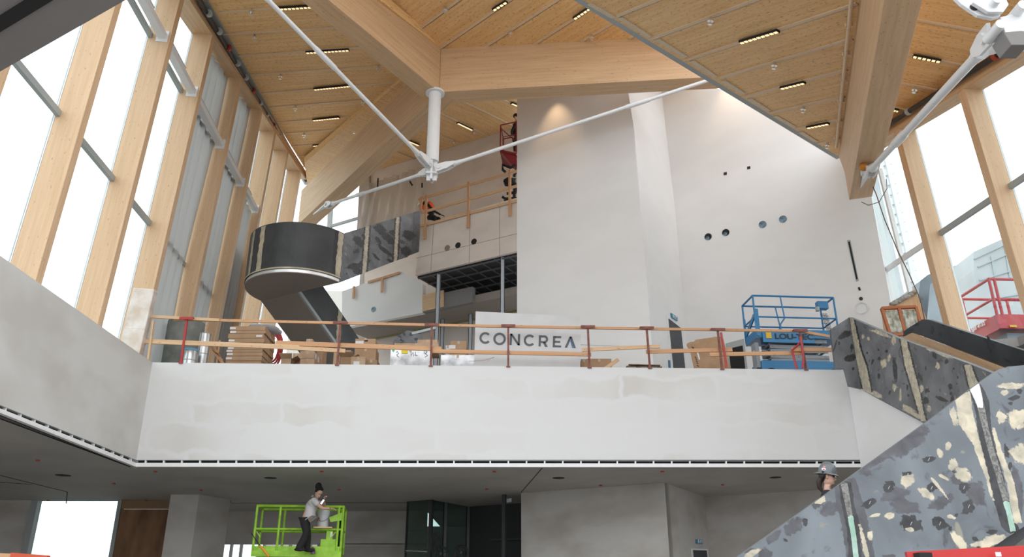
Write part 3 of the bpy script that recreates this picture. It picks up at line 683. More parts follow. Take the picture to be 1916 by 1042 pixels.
st(MB().prism([V((b.x,b.y,0)), V((b.x,b.y,0))+GU*5, V((b.x,b.y,0))+GU*5+GW*.2, V((b.x,b.y,0))+GW*.2], (0,0,ZS)).build('wall_dark_room', M['darkg']))
p5 = pT.at(946,930)+GW*2
gd_ = plh(p5, GU)
MB().bar(gd_.at(918,1010), gd_.at(980,1008), .06, .06).build('crossbar', M['frame'], gl)
tag(quad_on(Plane(pT.p-pT.n*.3,pT.n), [(944,934),(957,932),(957,939),(944,941)], 'paper_notice', M['trim'], None, .005), 'small white paper notice behind the glass beside the dark frame post', 'notice')
wl_ = plain('black_rubber', (.015,.015,.015), .5)
for x, y, r, lab in ((825,1036,.19,'left black spoked wheel behind the lower glazed partition'),(863,1034,.19,'right black spoked wheel behind the lower glazed partition'),(812,1015,.26,'tall narrow hoop hanging by the frame post of the glazed partition')):
    c = PY(x, y, 25.3); t = thing('wheel', lab, 'wheel', c)
    kx = .35 if x == 812 else 1
    MB().tube([c+V((r*kx*math.cos(i/24*6.2832),0,r*math.sin(i/24*6.2832))) for i in range(25)], .035 if kx == 1 else .02, n=8).build('rim', wl_, t, smooth=True)
    m = MB()
    for i in range(3): d = V((kx*math.cos(i*1.047+.3),0,math.sin(i*1.047+.3)))*r; m.tube([c-d, c+d], .012, n=6)
    m.build('spokes', wl_, t)
    if kx == 1: MB().tube([c-V((0,.06,0)), c+V((0,.06,0))], .04).build('hub', wl_, t)
# ceiling marks on the soffit
for x, y, r in ((118,889,.19),(506,894,.16),(1045,894,.16),(1451,893,.15)):
    p = PZ(x, y, ZS); MB().tube([p-UP*.006, p+UP*.02], r, n=20).build('round_hole', M['dark'], bpy.data.objects['ceiling'])
rd_ = plain('red_plug', (.45,.06,.03), .5)
for k, (x, y) in enumerate(((71,860),(213,904),(291,881),(90,935),(273,935),(376,916),(430,937),(602,881),(634,915),(925,881),(911,914),(1124,907),(1239,881),(1352,906))):
    p = PZ(x, y, ZS); MB().tube([p-UP*.03, p+UP*.02], .045, n=8).build('red_plug', rd_, bpy.data.objects['ceiling'])
for a_, b_ in (((0,783),(243,873)),((0,889),(126,920)),((126,920),(124,942)),((0,902),(60,906)),((432,941),(762,940)),((1014,876),(975,921))):
    p, q = PZ(*a_, ZS), PZ(*b_, ZS); MB().bar(p-UP*.003, q-UP*.003, .03 if a_[0] != 1014 else .02, .01).build('joint', M['dark'], bpy.data.objects['ceiling'])
# ------------------------------------------------ third level bridge
M['board'] = drywall('beige_gypsum', (.74,.67,.61), (.68,.61,.55), .5)
M['timb'] = wood('framing_lumber', (.52,.27,.13), (.66,.38,.20), .03)
M['timb2'] = wood('pale_framing_lumber', (.60,.38,.21), (.74,.51,.31), .03)
pBr = plh(PY(968,420,26.0), GU)
br = thing('bridge', 'raised walkway with beige plasterboard face left of the white tower', 'walkway', pBr.at(870,490))
MB().prism([pBr.at(787,421), pBr.at(972,368.5), pBr.at(972,469), pBr.at(777,515)], GW*.12).build('face_board', M['board'], br)
b1_, b2_ = pBr.at(777,515), pBr.at(972,469)
MB().prism([b1_+GW*.12, b2_+GW*.12, b2_+GW*3.5, b1_+GW*3.5], UP*.25).build('slab', M['darkg'], br)
m = MB()
for i in range(9): p = b1_.lerp(b2_, i/8)-UP*.03; m.bar(p+GW*.15, p+GW*3.5, .035, .035)
for i in range(7): m.bar(b1_+GW*(.2+i*.65)-UP*.06, b2_+GW*(.2+i*.65)-UP*.06, .05, .05)
m.build('ceiling_grid', plain('dim_grid', (.11,.115,.12), .5), br)
for x, y, c_ in ((837,464,'board2'),(857,459,'dark'),(887,452,'dark')):
    M['board2'] = plain('shaded_beige', (.25,.2,.15), .7); disc_on(pBr, x, y, .115, 'duct_opening', M[c_], br, .008)
for a_, b_ in (((779,483),(968,437)),((812,413),(806,508)),((880,394),(878,492)),((935,380),(935,478))):
    MB().bar(pBr.at(*a_)+pBr.n*.003, pBr.at(*b_)+pBr.n*.003, .012, .006, up=pBr.n).build('board_joint', M['board2'], br)
gr = thing('guard_rail', 'timber guard rail nailed along the raised beige walkway', 'railing', pBr.at(870,400))
pq = Plane(pBr.p+pBr.n*.05, pBr.n)
def bd_(P_, a, b, w_, th, name, mat, par, off=0.0):
    A0, B0 = P_.at(*a)+P_.n*off, P_.at(*b)+P_.n*off
    return MB().bar(A0, B0, th, w_, up=(UP if abs((B0-A0).normalized().z) < .7 else P_.n.cross(UP))).build(name, mat, par, grain=(B0-A0))
for a_, b_ in (((783,373),(985,315)),((784,399),(985,343)),((786,423),(985,371))): bd_(pq, a_, b_, .1, .04, 'rail', M['timb2'], gr)
for a_, b_ in (((790,369),(784,450)),((799,366),(796,448)),((878,341),(877,427)),((955,318),(955,405))): bd_(pq, a_, b_, .1, .04, 'upright', M['timb'], gr, .045)
# steel columns below the bridge
for (x, y0, lab) in ((815,508,'grey steel column under the left end of the walkway'),(830,542,'slim grey steel column right beside the left walkway column'),(881,566,'grey steel column left of the name board'),(935,474,'grey steel column rising above the name board')):
    Yc = 26.6 if y0 < 520 else 29.0
    p = pBr.at(x, y0)+(GW*.2 if x in (815,935) else GW*3.3)
    if x in (830,881): p = PY(x, y0, p.y)
    zc = p.z; t = thing('steel_column', lab, 'column', V((p.x,p.y,ZF)))
    m = MB(); m.box((p.x,p.y,(ZF+zc)/2), (.15,.02,zc-ZF)); m.box((p.x-.065,p.y+.06,(ZF+zc)/2), (.02,.14,zc-ZF)); m.box((p.x+.065,p.y+.06,(ZF+zc)/2), (.02,.14,zc-ZF))
    m.build('profile', M['steelg2'] if 'steelg2' in M else M.setdefault('steelg2', plain('galvanised_grey', (.42,.46,.50), .45)), t); MB().box((p.x,p.y+.05,ZF+.01), (.3,.3,.02)).build('base_plate', M['steelg2'], t)
# ------------------------------------------------ mezzanine band behind the curved stair
pMz = plh(PZ(692,604,12.0), GU)
mz = thing('mezzanine', 'white plastered mezzanine edge behind the curved dark stair', 'mezzanine', pMz.at(740,560))
MB().prism([pMz.at(640,545), pMz.at(749,506), pMz.at(791,531), pMz.at(791,585), pMz.at(640,614)], GW*.2).build('white_edge', M['white'], mz)
MB().prism([pMz.at(791,556), pMz.at(884,536), pMz.at(884,565), pMz.at(791,585)], GW*.2).build('grey_edge', M['slab'], mz)
MB().prism([pMz.at(791,552), pMz.at(831,543), pMz.at(831,574), pMz.at(791,583)], -GW*.03).build('plywood_patch', M['timb2'], mz, grain=GU)
e0_, e1_ = pMz.at(640,614), pMz.at(967,546)
MB().prism([e0_+GW*.2, e1_+GW*.2, e1_+GW*7, e0_+GW*7], UP*.3).build('soffit', M['slabb'] if 'slabb' in M else M.setdefault('slabb', plain('brown_grey_board', (.30,.26,.23), .8)), mz)
yl = plain('yellow_green_line', (.25,.26,.03), .6)
MB().bar(e0_+GW*1.7-UP*.01, e1_+GW*1.7-UP*.01, .06, .02).build('joint_line', yl, mz)
disc_on(pMz, 699, 579, .11, 'duct_opening', M['blueglass'], mz, .01)
for a_, b_ in (((690,529),(749,511)),): bd_(pMz, a_, b_, .1, .04, 'rail', M['timb'], mz, .05)
for a_, b_ in (((718,523),(717,548)),((665,537),(664,560))): bd_(pMz, a_, b_, .1, .04, 'upright', M['timb'], mz, .09)
# ------------------------------------------------ far glazed gable left of the back wall
zC = C.zat(cB.x, cB.y)
gg = st(MB().prism([WALLC.at(682,700), WALLC.at(540,700), WALLC.at(540,300), WALLC.at(682,325)], GW*.01).build('window_15', M['pane']))
for (x0, x1, nm) in ((615,622,'mullion'),):
    MB().prism([WALLC.at(x0,430), WALLC.at(x1,430), WALLC.at(x1+2,370), WALLC.at(x0+2,370)], -GW*.12).build(nm, M['mull'], gg)
MB().bar(WALLC.at(618,425)-GW*.06, WALLC.at(676,408)-GW*.06, .1, .12).build('transom', M['mull'], gg)
MB().prism([WALLC.at(650,352), WALLC.at(684,337), WALLC.at(684,327), WALLC.at(650,345)], -GW*.1).build('head_panel', M['slab'], gg)
t = thing('plastered_column', 'grey beige column at the left end of the back wall', 'column', WALLC.at(688,430))
MB().prism([WALLC.at(674,440), WALLC.at(697,440), WALLC.at(697,324), WALLC.at(680,330)], -GW*.25).build('shaft', M['slabb'] if 0 else plain('beige_grey_plaster', (.42,.38,.34), .7), t)
bw.data.materials[0] = M['board']
fr = st(MB().prism([WALLC.at(690,352), WALLC.at(990,262), WALLC.at(990,200), WALLC.at(690,318)], -GW*.12).build('trim_3', M['board']))
M['film'] = film('translucent_film', (.86,.82,.78), .38)
cloth(WALLC.at(676,455)-GW*.4, WALLC.at(800,425)-GW*.4, WALLC.at(800,318)-GW*.3, WALLC.at(692,350)-GW*.3, GW, .07, 'clear plastic sheeting hanging in folds before the back wall', 'plastic_sheet', M['film'], seed=9, folds=7, cat='plastic sheet')
for (x, y, dx, dy, w2) in ((719,341,-1,18,'beside the tie rod, left'),(778,347,5,8,'just left of the strut foot'),(801,350,0,9,'just under the strut foot')):
    p, q = WALLC.at(x,y)-GW*.45, WALLC.at(x+dx,y+dy)-GW*.45
    tag(MB().bar(p, q, .07, .02, up=GW).build('tape_strip', M['dark']), f'short black tape strip on the plastic sheeting {w2}', 'tape')
ob_ = MB().box((-9.5, 47, 9), (7, 3, 20)).build('neighbour_building', plain('beige_render', (.55,.49,.42), .8)); tag(ob_, 'beige neighbouring building seen through the far gable glazing', 'building')
# ------------------------------------------------ mottled coating with filler: patches are set a few millimetres into the coat
rnd = random.Random(5)
def blob(P_, m, x, y, rx, ry, rot, mi, th, seed, jag=.3, n=34):
    r_ = random.Random(seed); ca, sa = math.cos(rot), math.sin(rot); pts = []; q = [(r_.uniform(.3,1)*jag*1.1/k_**.6, r_.uniform(0,6.28), k_) for k_ in (2,3,4,5,7,9)]
    w1 = [sum(a_*math.sin(k_*6.2832*i/n+p_) for a_, p_, k_ in q)*.62 + r_.uniform(-.10,.10) for i in range(n)]
    for i in range(n):
        t_ = 2*math.pi*i/n; k = max(.25, 1 + w1[i])
        a_, b_ = rx*k*math.cos(t_), ry*k*math.sin(t_); pts.append((x+a_*ca-b_*sa, y+a_*sa+b_*ca))
    m.prism([P_.at(*p) for p in pts], P_.n*th, mi)
def stripe(P_, m, L, R, mi, th, seed, jit=1.5, sub=7):
    """ragged vertical strip between left polyline L and right polyline R (pixels)"""
    r_ = random.Random(seed)
    def dens(Q):
        o = []
        for (x0,y0),(x1,y1) in zip(Q, Q[1:]):
            for k in range(sub): o.append((x0+(x1-x0)*k/sub+r_.uniform(-jit,jit), y0+(y1-y0)*k/sub))
        return o+[Q[-1]]
    A_, B_ = dens(L), dens(R); a = [P_.at(*p) for p in A_]; b = [P_.at(*p) for p in B_]; n = len(a); v = a+b; v2 = [p+P_.n*th for p in v]
    fs = [[2*n+i, 2*n+i+1, 3*n+i+1, 3*n+i] for i in range(n-1)]+[[i, i+1, 2*n+i+1, 2*n+i] for i in range(n-1)]+[[n+i, n+i+1, 3*n+i+1, 3*n+i] for i in range(n-1)]
    m.add(v+v2, fs, mi)
def mottle(name, c1, c2, c3, scale, rough=.45):
    m, t, b = newmat(name, rough); N = t.nodes.new; L = t.links.new
    co = N('ShaderNodeTexCoord'); n = N('ShaderNodeTexNoise'); n.inputs['Scale'].default_value = scale; n.inputs['Detail'].default_value = 5; n.inputs['Distortion'].default_value = .6
    L(co.outputs['Object'], n.inputs['Vector']); r = N('ShaderNodeValToRGB'); L(n.outputs['Fac'], r.inputs[0])
    e = r.color_ramp.elements; e[0].position = .36; e[0].color = c4(c1); e[1].position = .66; e[1].color = c4(c3)
    k = e.new(.46); k.color = c4(c2); L(r.outputs[0], b.inputs['Base Color']); 
    L(n.outputs['Fac'], b.inputs['Roughness']) if 0 else None
    return m
M['slate'] = mottle('slate_blue_filler', (.085,.095,.105), (.135,.155,.172), (.175,.195,.215), 1.1)
M['slate2'] = mottle('slate_grey_filler', (.075,.08,.088), (.115,.122,.133), (.17,.175,.19), 1.6)
M['ch'] = mottle('charcoal_primer', (.03,.033,.036), (.04,.043,.046), (.055,.058,.062), 1.0)
M['cream'] = noisy('cream_filler', (.36,.33,.24), (.60,.53,.40), 3, .6)
M['chd'] = noisy('bare_dark_steel', (.014,.014,.016), (.035,.036,.04), 5, .45)
M['mid'] = noisy('mid_grey_filler', (.045,.045,.052), (.08,.082,.092), 4, .5)
M['tape'] = noisy('grey_mesh_seam', (.20,.19,.18), (.34,.33,.31), 9, .4, .3)
M['mint'] = noisy('mint_tape', (.35,.52,.42), (.50,.62,.58), 6, .5)
mats = ['slate','cream','chd','mid','tape','mint','steelw']
class Coat:
    """fields of filler, bare steel and tape laid out over a coated panel, stored on a fine mesh and ragged by noise in the material"""
    K = {'cream': (0,1), 'chd': (0,0), 'mid': (0,2), 'tape': (1,0), 'mint': (1,1), 'steelw': (1,2)}
    def __init__(s): s.sh = []
    def blob(s, x, y, rx, ry, ro, key):
        r_ = random.Random(int(x*7+y*13)); w = [(r_.uniform(.1,1)*.20/k**.5, r_.uniform(0,6.28), k) for k in (2,3,4,5,7)]
        R = max(rx,ry)*2.2; s.sh.append((key, x-R, y-R, x+R, y+R, ('b', x, y, max(rx*1.18,1.5), max(ry*1.18,1.5), math.cos(ro), math.sin(ro), w)))
    def stripe(s, L, R, key):
        ys = [p[1] for p in L+R]; xs = [p[0] for p in L+R]
        s.sh.append((key, min(xs)-8, min(ys)-4, max(xs)+8, max(ys)+4, ('s', L, R)))
    @staticmethod
    def val(d, x, y):
        if d[0] == 'b':
            _, cx, cy, rx, ry, c, s_, w = d; u = ((x-cx)*c+(y-cy)*s_)/rx; v = (-(x-cx)*s_+(y-cy)*c)/ry
            q = math.hypot(u, v); 
            if q > 2.2: return 0
            t_ = math.atan2(v, u); k = 1+sum(a*math.sin(n*t_+p) for a, p, n in w)
            return max(0, 1-.5*q/max(k,.3))
        def at(Q):
            if y < Q[0][1] or y > Q[-1][1]: return None
            for (x0,y0),(x1,y1) in zip(Q, Q[1:]):
                if y0 <= y <= y1: return x0+(x1-x0)*(y-y0)/max(y1-y0,1e-6)
        a, b = at(d[1]), at(d[2])
        if a is None and b is None: return 0
        if a is None: a = d[1][0][0] if y < d[1][0][1] else d[1][-1][0]
        if b is None: b = d[2][0][0] if y < d[2][0][1] else d[2][-1][0]
        hw = max((b-a)/2, .6); e = abs(x-(a+b)/2)
        return max(0, .5+.5*min(1,(hw-e)/6) if e < hw else .5-.5*min(1,(e-hw)/6))
    def build(s, P_, T, B, th, name, par, mat, backm, step):
        def ln_(Q, k): i = min(int(k), len(Q)-2); f_ = k-i; return (Q[i][0]+(Q[i+1][0]-Q[i][0])*f_, Q[i][1]+(Q[i+1][1]-Q[i][1])*f_)
        ks = []
        for i in range(len(T)-1):
            n = max(1, int(max(abs(T[i+1][0]-T[i][0]), abs(B[i+1][0]-B[i][0]))/step)); ks += [i+j/n for j in range(n)]
        ks.append(len(T)-1); rows = max(4, int(max(abs(b[1]-t[1]) for t, b in zip(T, B))/step)); m = MB(); c0 = []; c1 = []
        for k in ks:
            t, b = ln_(T, k), ln_(B, k)
            for j in range(rows+1):
                x = t[0]+(b[0]-t[0])*j/rows; y = t[1]+(b[1]-t[1])*j/rows; m.v.append(P_.at(x, y)); v = [[0,0,0],[0,0,0]]
                if y < 1075:
                    for key, x0, y0, x1, y1, d in s.sh:
                        if x0 <= x <= x1 and y0 <= y <= y1: a, b_ = s.K[key]; v[a][b_] = max(v[a][b_], s.val(d, x, y))
                c0.append((*v[0],1)); c1.append((*v[1],1))
        R_ = rows+1
        for i in range(len(ks)-1):
            for j in range(rows): m.f.append([i*R_+j, (i+1)*R_+j, (i+1)*R_+j+1, i*R_+j+1]); m.m.append(0)
        nf = len(m.v); m.prism([P_.at(*p)+th*.03 for p in T]+[P_.at(*p)+th*.03 for p in B[::-1]], th, 1)
        o = m.build(name, [mat, backm], par)
        for nm, cc_ in (('coat', c0), ('coat2', c1)):
            at = o.data.color_attributes.new(nm, 'FLOAT_COLOR', 'POINT'); fl_ = []
            for q in cc_: fl_ += q
            fl_ += [0,0,0,1]*(len(o.data.vertices)-len(cc_)); at.data.foreach_set('color', fl_)
        return o
def coatmat(name, base, ns, amp=.62):
    m, t, b = newmat(name, .42); N = t.nodes.new; L = t.links.new
    co = N('ShaderNodeTexCoord')
    def noise(sc, det=5, dist=0):
        n = N('ShaderNodeTexNoise'); n.inputs['Scale'].default_value = sc; n.inputs['Detail'].default_value = det; n.inputs['Distortion'].default_value = dist; L(co.outputs['Object'], n.inputs['Vector']); return n.outputs['Fac']
    def ramp(src, p0, p1, cA=(0,0,0), cB=(1,1,1)):
        r = N('ShaderNodeValToRGB'); r.color_ramp.elements[0].position = p0; r.color_ramp.elements[1].position = p1
        r.color_ramp.elements[0].color = c4(cA); r.color_ramp.elements[1].color = c4(cB); L(src, r.inputs[0]); return r.outputs[0]
    def mix(f_, c_a, c_b):
        x = N('ShaderNodeMixRGB'); L(f_, x.inputs[0]); L(c_a, x.inputs[1])
        if hasattr(c_b, 'is_linked'): L(c_b, x.inputs[2])
        else: x.inputs[2].default_value = c4(c_b)
        return x.outputs[0]
    c = ramp(noise(ns*.7, 6, .8), .35, .68, base[0], base[2])
    c = mix(ramp(noise(ns*3.1, 4, 1.2), .60, .72), c, base[1])
    c = mix(ramp(noise(ns*2.3, 6, .5), .66, .70), c, base[3])
    rag = noise(ns*12, 6, .9)
    def field(att, ch, soft=.03, a_=amp):
        at = N('ShaderNodeAttribute'); at.attribute_name = att; s = N('ShaderNodeSeparateColor'); L(at.outputs['Color'], s.inputs[0])
        k = N('ShaderNodeMath'); k.operation = 'MULTIPLY_ADD'; L(rag, k.inputs[0]); k.inputs[1].default_value = a_; L(s.outputs[ch], k.inputs[2])
        return ramp(k.outputs[0], .5+a_*.5-soft, .5+a_*.5+soft)
    v = noise(ns*5, 5, .6)
    c = mix(field('coat', 2, .05), c, ramp(v, .3, .7, (.055,.056,.065), (.10,.102,.115)))
    c = mix(field('coat', 0, .035), c, ramp(v, .3, .7, (.012,.012,.014), (.045,.046,.05)))
    c = mix(field('coat', 1, .05), c, ramp(v, .35, .65, (.36,.33,.26), (.62,.55,.41)))
    c = mix(field('coat2', 0, .02, .15), c, ramp(noise(ns*14, 3, 2), .35, .65, (.08,.078,.075), (.26,.25,.235)))
    c = mix(field('coat2', 1, .02, .2), c, ramp(v, .35, .65, (.25,.42,.32), (.42,.55,.50)))
    c = mix(field('coat2', 2, .06, .2), c, (.75,.76,.78))
    L(c, b.inputs['Base Color']); return m
M['coatA'] = coatmat('slate_coating', ((.10,.115,.13),(.065,.072,.085),(.20,.225,.25),(.25,.24,.19)), 1.2)
M['coatB'] = coatmat('dark_slate_coating', ((.085,.09,.098),(.04,.042,.047),(.185,.195,.21),(.27,.26,.21)), 1.7)
def zz(pts, s, ox, oy): return [(ox+x/s, oy+y/s) for x, y in pts]
# front stair guard
YG = 10.0; pG = Plane(PY(1700,850,YG), (0,-1,0))
fs_ = thing('staircase', 'broad slate blue stair guard with cream filler patches rising at the lower right', 'stairs', PY(1650,1042,YG))
top = [(1290,1107),(1380,1042),(1563,912),(1740,785),(1800,739),(1852,700),(1866,692),(1885,686),(1916,683),(2060,676)]
bot_ = [(2060,890),(1916,985),(1850,1028),(1700,1128),(1500,1265)]
CO = Coat()
Z5 = lambda pts: zz(pts, 2.879, 1380, 680)
S = lambda L, R, mi, th, sd, jit=1.2: CO.stripe(Z5(L), Z5(R), mi)
S([(520,650),(530,760),(565,880),(590,1060)], [(635,618),(680,760),(715,900),(745,1060)], 'mid', .002, 1, 2)
S([(545,650),(560,760),(590,880),(598,1060)], [(610,635),(630,760),(660,880),(668,1060)], 'chd', .004, 2)
S([(556,650),(575,740),(595,830)], [(592,640),(608,740),(622,830)], 'tape', .006, 3)
S([(592,820),(612,930),(625,1060)], [(622,820),(640,930),(655,1060)], 'mint', .006, 4)
S([(650,860),(665,950),(690,1060)], [(662,860),(690,950),(716,1060)], 'cream', .006, 5)
S([(1172,195),(1195,330),(1270,440),(1330,600),(1372,740)], [(1252,152),(1275,300),(1312,440),(1352,600),(1384,740)], 'cream', .003, 6)
S([(1250,150),(1280,250),(1300,400),(1345,600),(1380,740),(1420,880),(1460,915)], [(1310,108),(1355,200),(1370,370),(1420,560),(1465,740),(1500,860),(1515,880)], 'chd', .004, 7)
S([(1258,142),(1290,230),(1320,350),(1350,470),(1390,600),(1430,740)], [(1300,112),(1330,230),(1352,350),(1385,470),(1425,600),(1462,740)], 'tape', .006, 8)
S([(1254,145),(1280,200),(1295,240)], [(1302,110),(1318,180),(1322,240)], 'steelw', .007, 9, .4)
S([(1428,740),(1450,810),(1470,905)], [(1462,740),(1480,810),(1498,895)], 'mint', .007, 10)
S([(1368,340),(1400,480),(1450,640),(1490,860)], [(1382,340),(1425,470),(1490,640),(1530,850)], 'cream', .003, 11)
for i, (x, y, rx, ry, ro) in enumerate(((1030,517,29,14,-.1),(1185,575,27,16,0),(912,600,24,16,-.2),(1045,670,24,22,-.8),(815,665,28,26,0),(710,752,38,16,-.4),(935,862,44,40,.4),(1090,862,34,28,.5),(1220,668,26,24,.3),(1245,775,30,32,0),(1315,995,28,13,0),(1370,908,26,12,0),(1450,475,13,34,-.2),(1468,552,10,22,0),(1490,185,28,11,-.3),(1520,150,12,12,0),(365,857,13,17,0),(1145,890,10,13,0),(985,848,9,6,0),(1470,215,10,8,0),(1178,817,8,8,0),(1280,945,14,10,0),(255,950,14,7,.5))):
    CO.blob(*Z5([(x, y)])[0], rx/2.879, ry/2.879, ro, mats[2])
for i, (x, y, rx, ry, ro) in enumerate(((850,705,70,28,-.3),(1100,745,62,26,-.5),(1285,700,38,60,-.5),(905,770,70,32,.3),(300,878,48,34,-.6),(195,935,45,20,-.7),(490,785,44,32,-.5),(900,425,105,50,-.45),(760,510,95,22,-.6),(150,1025,38,24,.2),(40,1005,50,14,0),(1500,640,24,70,-.1),(430,740,30,36,0),(1180,625,30,20,.5),(820,1040,30,12,0),(690,585,26,18,.3),(1520,760,14,70,0))):
    CO.blob(*Z5([(x, y)])[0], rx/2.879, ry/2.879, ro, mats[3])
for i, (x, y, rx, ry, ro) in enumerate(((1505,300,44,46,0),(1530,490,52,44,.4),(1475,120,55,14,0),(1438,157,20,11,0),(1092,485,14,22,-.4),(1135,445,13,20,.3),(915,632,30,34,.5),(1215,600,42,26,.5),(1020,702,42,18,.6),(820,820,24,16,-.3),(1360,958,72,24,-.3),(1190,955,18,60,-.7),(715,925,13,22,0),(1165,285,14,46,-.3),(443,735,28,16,-.2),(1160,545,20,26,0),(930,895,20,10,.4),(1110,612,26,8,.5),(80,1022,46,12,-.5),(1420,290,20,30,0),(1080,660,60,7,.9),(740,818,26,8,-.2),(1150,825,18,10,.4))):
    CO.blob(*Z5([(x, y)])[0], rx/2.879, ry/2.879, ro, mats[1])
GT = [(1290,1107),(1380,1042),(1563,912),(1740,785),(1800,739),(1855,700),(1866,692),(1885,686),(1916,683),(2060,676)]
GB = [(1290,1408),(1380,1347),(1563,1222),(1740,1101),(1800,1061),(1855,1025),(1866,1018),(1885,1005),(1916,985),(2060,890)]
CO.build(pG, GT, GB, V((0,.09,0)), 'guard_panel', fs_, M['coatA'], M['slate'], 3.2)
m = MB()
for (x, y) in ((1030,517),(1185,575),(915,600),(1045,670),(815,668),(712,750),(935,862),(1090,862),(1220,668),(1245,770)):
    p = pG.at(*Z5([(x, y)])[0]); m.bar(p-V((.012,0,.018)), p+V((.014,0,.02)), .008, .006)
m.build('bracket_tab', M['steelg'], fs_)['kind'] = 'stuff'
d_ = (pG.at(1740,785)-pG.at(1380,1042)).normalized()
m = MB()     # waist slab and steps behind the guard
s0_ = pG.at(1380,1042)-UP*1.75+V((0,.1,0))-d_*3.4; nst = 34; rise = .168; run = rise*d_.x/d_.z
for i in range(nst):
    x0 = s0_.x+i*run; z0 = s0_.z+i*rise
    if z0 < 0: continue
    if z0 > 3.6: break
    m.prism([V((x0,10.1,z0-.2)), V((x0+run,10.1,z0-.2+rise)), V((x0+run,10.1,z0+rise)), V((x0,10.1,z0+rise))], (0,2.2,0))
m.build('steps', M['darkg'], fs_)
# upper flight (right) : guard at x=8.3
XG = 8.3; pU = Plane((XG,15,6), (-1,0,0)); Z7 = lambda pts: zz(pts, 4.008, 1540, 540)
us = thing('staircase', 'upper stair flight with dark mottled guard joining the second level at the right', 'stairs', PX(1700,760,XG))
CO = Coat()
mats2 = ['slate2','cream','chd','mid']
def S2(L, R, mi, th, sd, j=.6): CO.stripe(Z7(L), Z7(R), mats2[mi])
for k, w_ in enumerate((((200,217),(232,460),(272,640),(300,755)),((580,372),(610,560),(690,830),(735,995)),((1058,570),(1078,660),(1098,750)))):
    R = (((228,228),(278,450),(325,580),(366,790)),((625,385),(668,560),(722,760),(770,990)),((1112,580),(1150,680),(1165,705)))[k]
    S2([(x-12, y) for x, y in w_], [(x+14, y) for x, y in R], 2, .003, 40+k, 1.2)
    S2(w_, R, 1, .006, 30+k)
for i, (x, y, rx, ry, ro) in enumerate(((540,610,13,85,-.1),(420,525,10,12,0),(475,470,10,10,0),(330,483,7,8,0),(370,550,7,22,.4),(415,457,7,8,0),(925,547,14,16,0),(835,500,13,26,-.3),(730,665,12,30,-.3),(955,735,14,20,0),(980,600,7,8,0),(770,840,20,22,0),(890,828,44,12,.4),(960,785,10,12,0),(632,740,7,20,0),(500,780,7,18,.3),(640,800,7,10,0),(418,655,10,20,0),(1010,665,6,10,0),(968,830,12,22,.2),(480,350,14,20,0),(770,595,6,15,0),(780,765,16,14,0))):
    CO.blob(*Z7([(x, y)])[0], rx/4, ry/4, ro, mats2[2])
for i, (x, y, rx, ry, ro) in enumerate(((400,795,32,20,.5),(640,905,48,18,.5),(435,335,60,14,.35),(580,800,8,42,0),(740,750,12,24,0),(495,520,10,28,.2),(455,560,20,26,0),(900,495,60,10,.4),(300,360,8,16,0),(340,375,8,14,0),(860,580,14,20,0),(795,900,14,20,0),(690,945,60,12,.5),(800,455,30,10,.4),(535,740,12,22,0),(530,385,14,30,0))):
    CO.blob(*Z7([(x, y)])[0], rx/4, ry/4, ro, mats2[1])
CO.build(pU, [(1588.6,593.6),(1680,632),(1817,682),(1854,697),(1930,735)], [(1612,727),(1725,789.5),(1850,860),(1880,877),(1930,905)], V((.09,0,0)), 'guard_panel', us, M['coatB'], M['slate2'], 1.6)
pE = Plane(pU.at(1588.6,593.6), (0,-1,0))
CO = Coat()
for i, (x, y, rx, ry, ro) in enumerate(((165,345,42,22,-.4),(205,520,45,20,-.1),(90,430,6,40,.3),(120,410,8,10,0),(215,440,10,25,0),(150,690,20,12,0),(225,600,8,10,0))): CO.blob(*Z7([(x, y)])[0], rx/4, ry/4, ro, 'chd')
CO.build(pE, Z7([(55,305),(95,279),(160,238),(195,215)]), Z7([(95,600),(160,600),(195,728),(290,750)]), V((0,.08,0)), 'end_panel', us, M['coatB'], M['slate2'], 1.4)
XF = 9.8; pF = Plane((XF,15,6), (-1,0,0))
m = MB().prism([pF.at(*p) for p in Z7([(600,360),(605,320),(650,288),(745,230),(790,232),(1507,465),(1600,497),(1600,600),(1480,590),(1360,585),(690,335)])], (.09,0,0))
for i, (x, y, rx, ry, ro) in enumerate(((880,340,10,14,0),(1250,420,22,60,-.3),(1385,540,30,8,.5),(820,310,10,30,0),(650,320,30,8,-.5),(1490,540,14,25,0),(1035,325,16,8,.3),(1210,385,8,12,0),(700,270,20,10,-.4),(900,275,14,7,.3))): blob(pF, m, *Z7([(x, y)])[0], rx/4, ry/4, ro, 1, .003, 650+i, .4)
m.build('far_guard_panel', [M['ch'], M['chd']], us)
MB().prism([pF.at(*p)-V((.05,0,0)) for p in Z7([(600,370),(680,332),(1355,588),(1420,620),(1420,700),(1260,640)])], (.04,0,0)).build('plywood_string', M['timb2'], us, grain=(0,-.87,-.5))
m = MB(); y0, z0 = 18.9, ZF
i = 0
while z0-(i+1)*.168 > 3.6: m.box(((XG+XF)/2+.05, y0-i*.3-.15, z0-(i+1)*.168-.12), (1.38,.3,.24)); i += 1
m.build('steps', M['darkg'], us)
